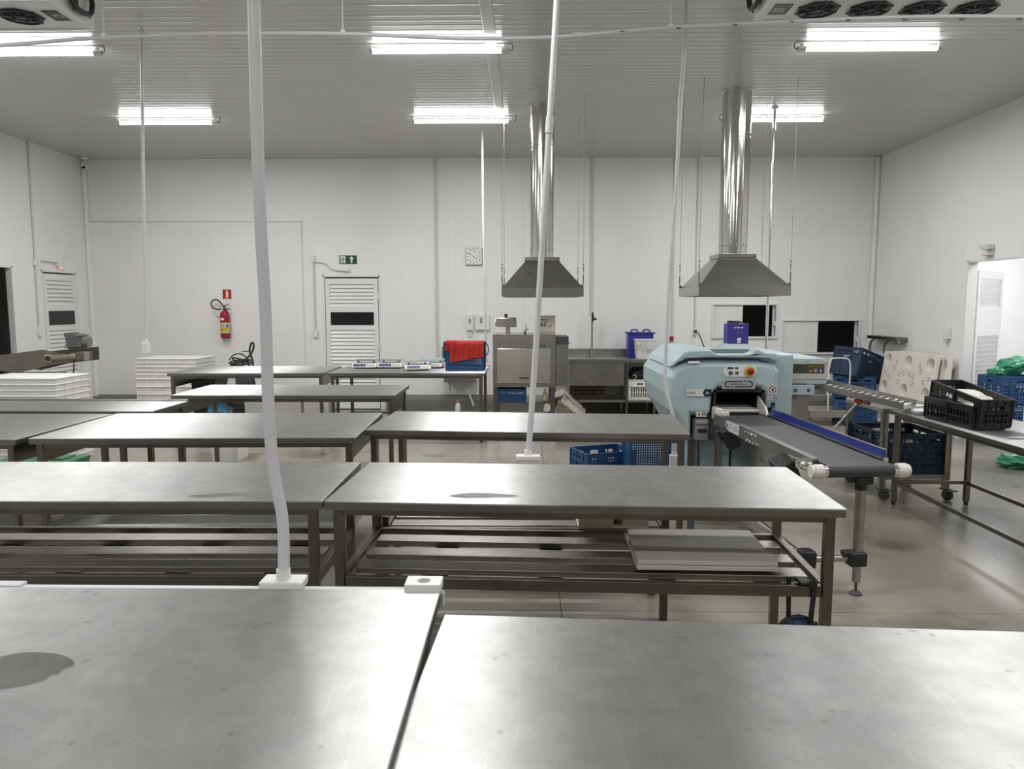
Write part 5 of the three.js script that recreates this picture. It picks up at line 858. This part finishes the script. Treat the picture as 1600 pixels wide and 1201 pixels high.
{ const t = thing('white_bucket', 'stained white square bucket in front of the blue tub', 'bucket', [1.77, 0.876, -11.08]);
  const stain = dataTex(256, (u, v) => { const s = Math.max(0, fbm(u, v, 7, 7, 91, 5) - 0.6) * 0.9, k = 0.84 - s * 0.5; return [k, k * (1 - s * 0.15), k * (1 - s * 0.3)]; }, true, [3, 3]);
  part('bucket_wall', frustum(0.225, 0.2, 0.27, 0.23, 0.27), std({ color: C(1, 1, 1), map: stain, roughness: 0.45 }), t); part('lid_rim', rb(0.285, 0.02, 0.245, [0, 0.275, 0], undefined, 0.008), M.white, t); part('wire_handle', [tube([[-0.142, 0.25, 0.02], [-0.1, 0.2, 0.12], [0, 0.14, 0.128], [0.1, 0.13, 0.127], [0.142, 0.25, 0.02]], 0.003, 6)], M.grey, t); plate('label', 0.04, 0.04, 0.002, (g, W) => { g.fillStyle = '#c4c3bd'; g.fillRect(0, 0, W, W); g.fillStyle = '#4c4c4c'; g.fillRect(W * 0.2, W * 0.2, W * 0.5, W * 0.12); g.fillRect(W * 0.5, W * 0.2, W * 0.12, W * 0.6); }, t, [-0.05, 0.21, 0.113], [-0.05, 0, 0], 48); }
crate('plastic_crate', 'white slotted crate under the sink bench', 'white crates', { w: 0.34, h: 0.29, d: 0.36, mat: M.tray, nx: 8, ny: 2, y0: 0.03, y1: 0.19, fx: 0.74, fy: 0.9, ribs: 2, long: '#d9d2c6', handle: 0.09 }, [1.715, 0.264, -11.2], 0);
{ const t = thing('black_bag', 'black bag lying on the white slotted crate', 'bag', [1.72, 0.63, -11.2]); part('bag_body', crumple(0.17, 0.11, 0.15, 61, 6, 0.2, 3), M.black, t); part('handle', tube([[-0.12, -0.02, 0.13], [-0.08, 0.0, 0.15], [-0.06, -0.04, 0.15], [-0.1, -0.07, 0.14]], 0.006, 8), M.pvc, t); }
crate('plastic_crate', 'dark brown crate in the shadow under the basin', 'dark crates', { w: 0.5, h: 0.2, d: 0.34, mat: std({ color: C(0.03, 0.02, 0.018), roughness: 0.5 }), nx: 10, ny: 2, handle: 0, y1: 0.15 }, [0.95, 0.264, -11.2], 0);
// ---------------------------------------------------------------- on and under the far tables
function scale(label, pos, turn, screenRight) {
  const t = thing('weighing_scale', label, 'scale', pos, turn, 'weighing scales on the far table');
  part('housing', [poly([[-0.1, 0.018], [0.16, 0.018], [0.16, 0.03], [0.12, 0.068], [-0.1, 0.068]], 0.3, 0.008, [], 2).rotateY(-Math.PI / 2).translate(0.15, 0, 0)], M.white, t);
  plate('keypad', 0.285, 0.045, 0.003, (g, W, Hh) => { g.fillStyle = '#d8dad6'; g.fillRect(0, 0, W, Hh); g.fillStyle = '#2c2f58'; g.fillRect(W * 0.02, Hh * 0.08, W * 0.57, Hh * 0.84); g.fillStyle = '#4a4e7a'; for (let i = 0; i < 3; i++) g.fillRect(W * (0.06 + i * 0.18), Hh * 0.25, W * 0.14, Hh * 0.4); for (let i = 0; i < 4; i++) for (let j = 0; j < 3; j++) { g.fillStyle = i === 3 ? '#d07a4a' : i === 2 ? '#7aa090' : '#7c8ca0'; g.fillRect(W * (0.63 + i * 0.09), Hh * (0.1 + j * 0.29), W * 0.07, Hh * 0.22); } }, t, [0, 0.047, 0.148], [-0.72, 0, 0], 192);
  part('pan_support', [-0.1, 0.1].map((x) => cy(0.012, 0.022, [x, 0.086, -0.0], undefined, 12)), M.darkgrey, t);
  part('pan', rb(0.3, 0.008, 0.22, [0, 0.1, -0.01], undefined, 0.003), M.steel, t);
  for (const x of [-1, 1]) for (const z of [-0.06, 0.11]) part('foot', cy(0.014, 0.02, [x * 0.11, 0.008, z], undefined, 12), M.black, t);
  return t;
}
scale('leftmost weighing scale, blue display and orange keys facing front', [-2.06, 0.852, -9.58], 0);
scale('second weighing scale from the left, partly behind the turned one', [-1.74, 0.852, -9.62], 0);
scale('weighing scale turned away in front, seen from its edge', [-1.36, 0.852, -9.3], 0.25);
{ const s = scale('rearmost weighing scale beside the crate with red cloth', [-1.2, 0.852, -9.66], -0.2); s.children.find((c) => c.name === 'pan').material = std({ color: C(0.25, 0.42, 0.48), roughness: 0.35 }); }
crate('plastic_crate', 'dark blue crate on the far table, red cloth over it', 'blue crates', { w: 0.47, h: 0.35, d: 0.34, mat: M.crateBlue, nx: 18, ny: 4, handle: 0, fx: 0.4 }, [-0.745, 0.852, -9.31], 0);
function drape(w, dropL, dropR, back, seedv) {          // cloth over a rim: lies back on top, hangs in front
  const nx = 40, ny = 22, g = new THREE.PlaneGeometry(1, 1, nx, ny), P = g.attributes.position;
  for (let j = 0; j <= ny; j++) for (let i = 0; i <= nx; i++) {
    const u = i / nx, v = j / ny, drop = dropL + (dropR - dropL) * u, s = v * (back + drop), x = (u - 0.5) * w * (1 - 0.06 * v * Math.sin(u * 3)), f = 0.007 * Math.sin(u * 40 + 2 * noise.noise(u * 5, v * 2, seedv)) + 0.008 * noise.noise(u * 8, v * 4, seedv);
    if (s < back) P.setXYZ(j * (nx + 1) + i, x, 0.004 + Math.abs(f) * 0.5, -(back - s)); else P.setXYZ(j * (nx + 1) + i, x, -(s - back), 0.014 + f + 0.004);
  }
  g.computeVertexNormals(); return g;
}
{ const t = thing('red_cloth', 'bright red cloth hanging over the front of the crate', 'cloth', [-0.715, 1.21, -9.132]); part('cloth', [drape(0.42, 0.25, 0.18, 0.25, 3), drape(0.13, 0.11, 0.13, 0.2, 9).translate(-0.2, 0.006, 0.004)], std({ color: M.cloth.color, roughness: 0.95, side: THREE.DoubleSide }), t); }
{ const t = thing('teal_cloth', 'teal cloth hanging over the side of the crate', 'cloth', [-0.988, 1.21, -9.31], Math.PI * 1.5); part('cloth', drape(0.2, 0.24, 0.2, 0.06, 5), std({ color: M.teal.color, roughness: 0.95, side: THREE.DoubleSide }), t); }
{ const t = thing('wire_handle', 'black wire handle at the side of the blue crate', 'handle', [-0.5, 1.1, -9.3]); part('wire', tube([[0, 0.1, 0], [0.03, 0.06, 0], [0.045, 0.0, 0], [0.02, -0.06, 0], [0.0, -0.07, 0]], 0.006, 8), M.black, t); }
{ const t = thing('wall_sink', 'small stainless hand sink on the wall behind the table', 'sink', [-1.0, 0, BZ + 0.21]);
  part('bowl', [rb(0.5, 0.4, 0.38, [0, 0.68, 0], undefined, 0.012), rb(0.5, 0.18, 0.02, [-0.06, 0.93, -0.18], undefined, 0.004)], M.steel, t); part('drain_pipe', [tube([[0.02, 0.58, 0], [0.03, 0.45, 0], [0.12, 0.3, 0.02], [0.2, 0.1, 0.05]], 0.014, 10), cy(0.02, 0.26, [-0.19, 0.45, -0.05])], M.pvc, t); part('tap', tube([[-0.2, 0.95, -0.15], [-0.2, 1.02, -0.15], [-0.16, 1.03, -0.1], [-0.14, 1.0, -0.08]], 0.01, 8), M.chrome, t); }
{ const t = thing('spray_bottle', 'white bottle with pink cap on the floor at the wall', 'bottle', [-1.03, 0, -11.3]); part('bottle_body', lathe([[0, 0], [0.04, 0], [0.042, 0.012], [0.042, 0.12], [0.03, 0.155], [0.014, 0.17], [0, 0.17]], 20), M.white, t); part('cap', cy(0.018, 0.045, [0, 0.19, 0]), std({ color: C(0.6, 0.2, 0.2), roughness: 0.4 }), t); }
{
  const t = thing('pressure_washer', 'black pressure washer with coiled hose behind far table', 'washer', [-4.08, 0, -10.62]);
  part('body', [rb(0.26, 0.42, 0.24, [0, 0.31, 0], undefined, 0.03, 2), rb(0.2, 0.12, 0.2, [0.02, 0.58, 0], undefined, 0.03, 2)], M.darkgrey, t);
  const coil = []; for (let k = 0; k < 9; k++) coil.push(new THREE.TorusGeometry(rr(0.105, 0.15), 0.0105, 8, 36).rotateX(Math.PI / 2 + rr(-0.5, 0.5)).rotateZ(rr(-0.25, 0.25)).translate(-0.03 + rr(-0.02, 0.02), 0.76 + k * 0.014 + rr(-0.02, 0.02), 0.02));
  part('coiled_hose', [...coil, new THREE.TorusGeometry(0.14, 0.009, 8, 30, 2.8).translate(-0.03, 0.83, 0.05), ...[0, 1, 2, 3].map((k) => tube([[-0.12, 0.76, 0.1], [-0.19 - k * 0.014, 0.55, 0.13], [-0.17, 0.32 - k * 0.03, 0.14], [0.0, 0.25, 0.16], [0.16, 0.32 - k * 0.02, 0.14], [0.18 + k * 0.014, 0.55, 0.13], [0.12, 0.76, 0.1]], 0.011, 8, 40))], M.rubber, t);
  part('push_handle', [tube([[0.1, 0.6, -0.08], [0.13, 0.85, -0.06], [0.1, 1.0, -0.04], [0.12, 1.1, -0.04], [0.14, 1.13, -0.04], [0.16, 1.1, -0.04], [0.14, 1.0, -0.04], [0.06, 0.88, 0.03]], 0.014, 10, 60), rb(0.11, 0.016, 0.02, [0.05, 1.0, -0.03], undefined, 0.006)], M.rubber, t);
  for (const s of [-1, 1]) part('wheel', cy(0.09, 0.035, [s * 0.15, 0.09, -0.06], HX, 24), M.rubber, t);
}
{ const t = thing('black_bin', 'black bin under the end of the far table', 'bin', [-4.13, 0, -9.55]); part('bin_wall', frustum(0.26, 0.26, 0.3, 0.3, 0.68), M.black, t); part('lid', rb(0.32, 0.03, 0.32, [0, 0.69, 0], undefined, 0.01), M.darkgrey, t); }
{ const t = thing('blue_bag', 'light blue bag beside the black bin under the table', 'bag', [-3.86, 0.34, -9.2]); part('bag_body', crumple(0.13, 0.1, 0.11, 71, 6, 0.25, 3), std({ color: C(0.08, 0.26, 0.45), roughness: 0.6 }), t); const s = thing('storage_bin', 'dark bin carrying the light blue bag', 'bin', [-3.86, 0, -9.2]); part('bin_wall', rb(0.34, 0.24, 0.34, [0, 0.12, 0], undefined, 0.02, 2), M.darkgrey, s); part('lid', rb(0.35, 0.02, 0.35, [0, 0.245, 0], undefined, 0.008), M.darkgrey, s); }
{
  const mk = (label, pos, w, h) => { const t = thing('storage_bin', label, 'bin', pos, 0.03, 'white bins under the tables'); part('bin_wall', frustum(w * 0.9, 0.32, w, 0.36, h), M.tray, t); part('lid', rb(w + 0.02, 0.03, 0.38, [0, h + 0.01, 0], undefined, 0.01), M.tray, t); part('handle', rb(w * 0.4, 0.02, 0.03, [0, h - 0.05, 0.175], undefined, 0.008), M.tray, t); };
  mk('white lidded bin under the far table, next to the dark bin', [-3.42, 0, -9.5], 0.32, 0.5); mk('middle white lidded bin under the far table', [-3.04, 0, -9.55], 0.34, 0.48); mk('white lidded bin under the far table nearest the door', [-2.66, 0, -9.5], 0.32, 0.5); mk('white lidded bin beyond the third row table legs', [-3.2, 0, -7.9], 0.3, 0.34);
}
for (const [x, l] of [[-4.32, 'green plastic box below the stained table, right one of two'], [-4.68, 'green plastic box below the stained table, left one of two'], [-5.42, 'green plastic box at the left photo edge under the tables']]) { const t = thing('green_box', l, 'box', [x, 0, -6.75], 0, 'green boxes under the tables'); part('box_wall', frustum(0.28, 0.3, 0.32, 0.34, 0.22), M.greenBox, t); part('lid', [rb(0.34, 0.03, 0.36, [0, 0.225, 0], undefined, 0.01), rb(0.14, 0.02, 0.2, [0, 0.245, 0], undefined, 0.008)], M.greenBox, t); }
// ---------------------------------------------------------------- inclined chain conveyor with motor at the left wall
{
  const t = thing('motor_conveyor', 'inclined steel trough conveyor with grey motor and beige rollers', 'conveyor', [0, 0, -8.75]);
  part('trough', [poly([[-6.6, 0.97], [-5.93, 0.87], [-5.56, 0.96], [-5.3, 1.0], [-5.2, 1.06], [-5.62, 1.145], [-6.6, 1.02]], 0.012).translate(0, 0, 0.2), poly([[-6.6, 0.97], [-5.93, 0.87], [-5.56, 0.96], [-5.2, 1.0], [-5.2, 1.16], [-5.62, 1.12], [-6.6, 1.02]], 0.012).translate(0, 0, -0.22), bar([-6.6, 0.96, -0.01], [-5.4, 1.03, -0.01], 0.42, 0.012)], M.frame, t);
  part('under_frame', [bx(0.9, 0.14, 0.4, [-6.05, 0.78, 0]), bx(0.05, 0.72, 0.05, [-5.72, 0.36, 0.15]), bx(0.05, 0.72, 0.05, [-5.72, 0.36, -0.15]), bx(0.05, 0.72, 0.05, [-6.45, 0.36, 0.15]), bx(0.05, 0.72, 0.05, [-6.45, 0.36, -0.15])], M.frame, t);
  part('flange', rb(0.09, 0.09, 0.03, [-5.53, 1.045, 0.24], undefined, 0.01), std({ color: C(0.42, 0.33, 0.2), roughness: 0.5 }), t); part('flange_bore', cy(0.028, 0.02, [-5.53, 1.045, 0.256], HZ, 16), M.black, t);
  part('roller', lathe([[0, 0], [0.03, 0], [0.043, 0.05], [0.028, 0.1], [0.043, 0.15], [0.028, 0.2], [0.043, 0.25], [0.03, 0.29], [0, 0.29]], 20).rotateZ(-Math.PI / 2 + 0.1).translate(-5.48, 1.045, 0.27), std({ color: C(0.24, 0.2, 0.15), roughness: 0.5 }), t);
  part('gear_box', [rb(0.11, 0.11, 0.14, [-5.16, 1.07, 0.2], [0, 0, 0.08], 0.02, 2), rb(0.05, 0.1, 0.12, [-5.08, 1.075, 0.22], undefined, 0.01)], std({ color: C(0.14, 0.1, 0.08), roughness: 0.5 }), t); part('gear_cover', rb(0.06, 0.1, 0.02, [-5.06, 1.07, 0.28], undefined, 0.008), M.grey, t);
  part('motor', [rb(0.16, 0.17, 0.2, [-5.24, 1.24, 0.15], [0, 0, 0.12], 0.03, 3), ...[0, 1, 2, 3, 4].map((k) => rb(0.165, 0.012, 0.205, [-5.24 + (k - 2) * 0.004, 1.18 + k * 0.03, 0.15], [0, 0, 0.12], 0.004)), rb(0.12, 0.05, 0.12, [-5.28, 1.32, 0.18], [0, 0, 0.1], 0.012)], std({ color: C(0.1, 0.11, 0.105), roughness: 0.5 }), t); part('motor_cap', cy(0.06, 0.08, [-5.13, 1.235, 0.15], HX, 24), std({ color: C(0.16, 0.165, 0.16), roughness: 0.45 }), t);
  part('cable', tube([[-5.2, 1.0, 0.3], [-5.2, 0.92, 0.31], [-5.22, 0.8, 0.31], [-5.24, 0.6, 0.28]], 0.008, 8), M.rubber, t);
}
{ const t = thing('black_sack', 'dark heap in the black opening at the left wall', 'sack', [-7.35, 0.55, -9.3]); part('sack_body', crumple(0.4, 0.55, 0.45, 81, 5, 0.2, 3), M.black, t); }
{ const t = thing('floor_cable', 'thin black cable lying on the floor beyond the conveyor', 'cable', [0, 0, 0]); part('cable', tube([[2.3, 0.008, -7.3], [2.7, 0.008, -8.2], [3.4, 0.008, -8.6], [4.1, 0.008, -8.5], [4.6, 0.008, -8.9]], 0.007, 6, 50), M.rubber, t); }
{ const t = thing('levelling_foot', 'black levelling foot on a white floor pad under the machine', 'foot', [1.04, 0, -4.55]); part('foot', [cy(0.01, 0.08, [0, 0.06, 0]), cy(0.03, 0.015, [0, 0.014, 0], undefined, 18)], M.black, t); part('pad', rb(0.09, 0.006, 0.05, [0.02, 0.003, 0.01], [0, 0.5, 0], 0.002), M.white, t); part('stem', [rb(0.04, 0.34, 0.04, [0, 0.27, 0], undefined, 0.006), tube([[0.02, 0.14, 0], [0.1, 0.1, 0.02], [0.22, 0.13, 0.02], [0.3, 0.22, 0]], 0.008, 8)], M.darkgrey, t); }

renderer.render(scene, camera);
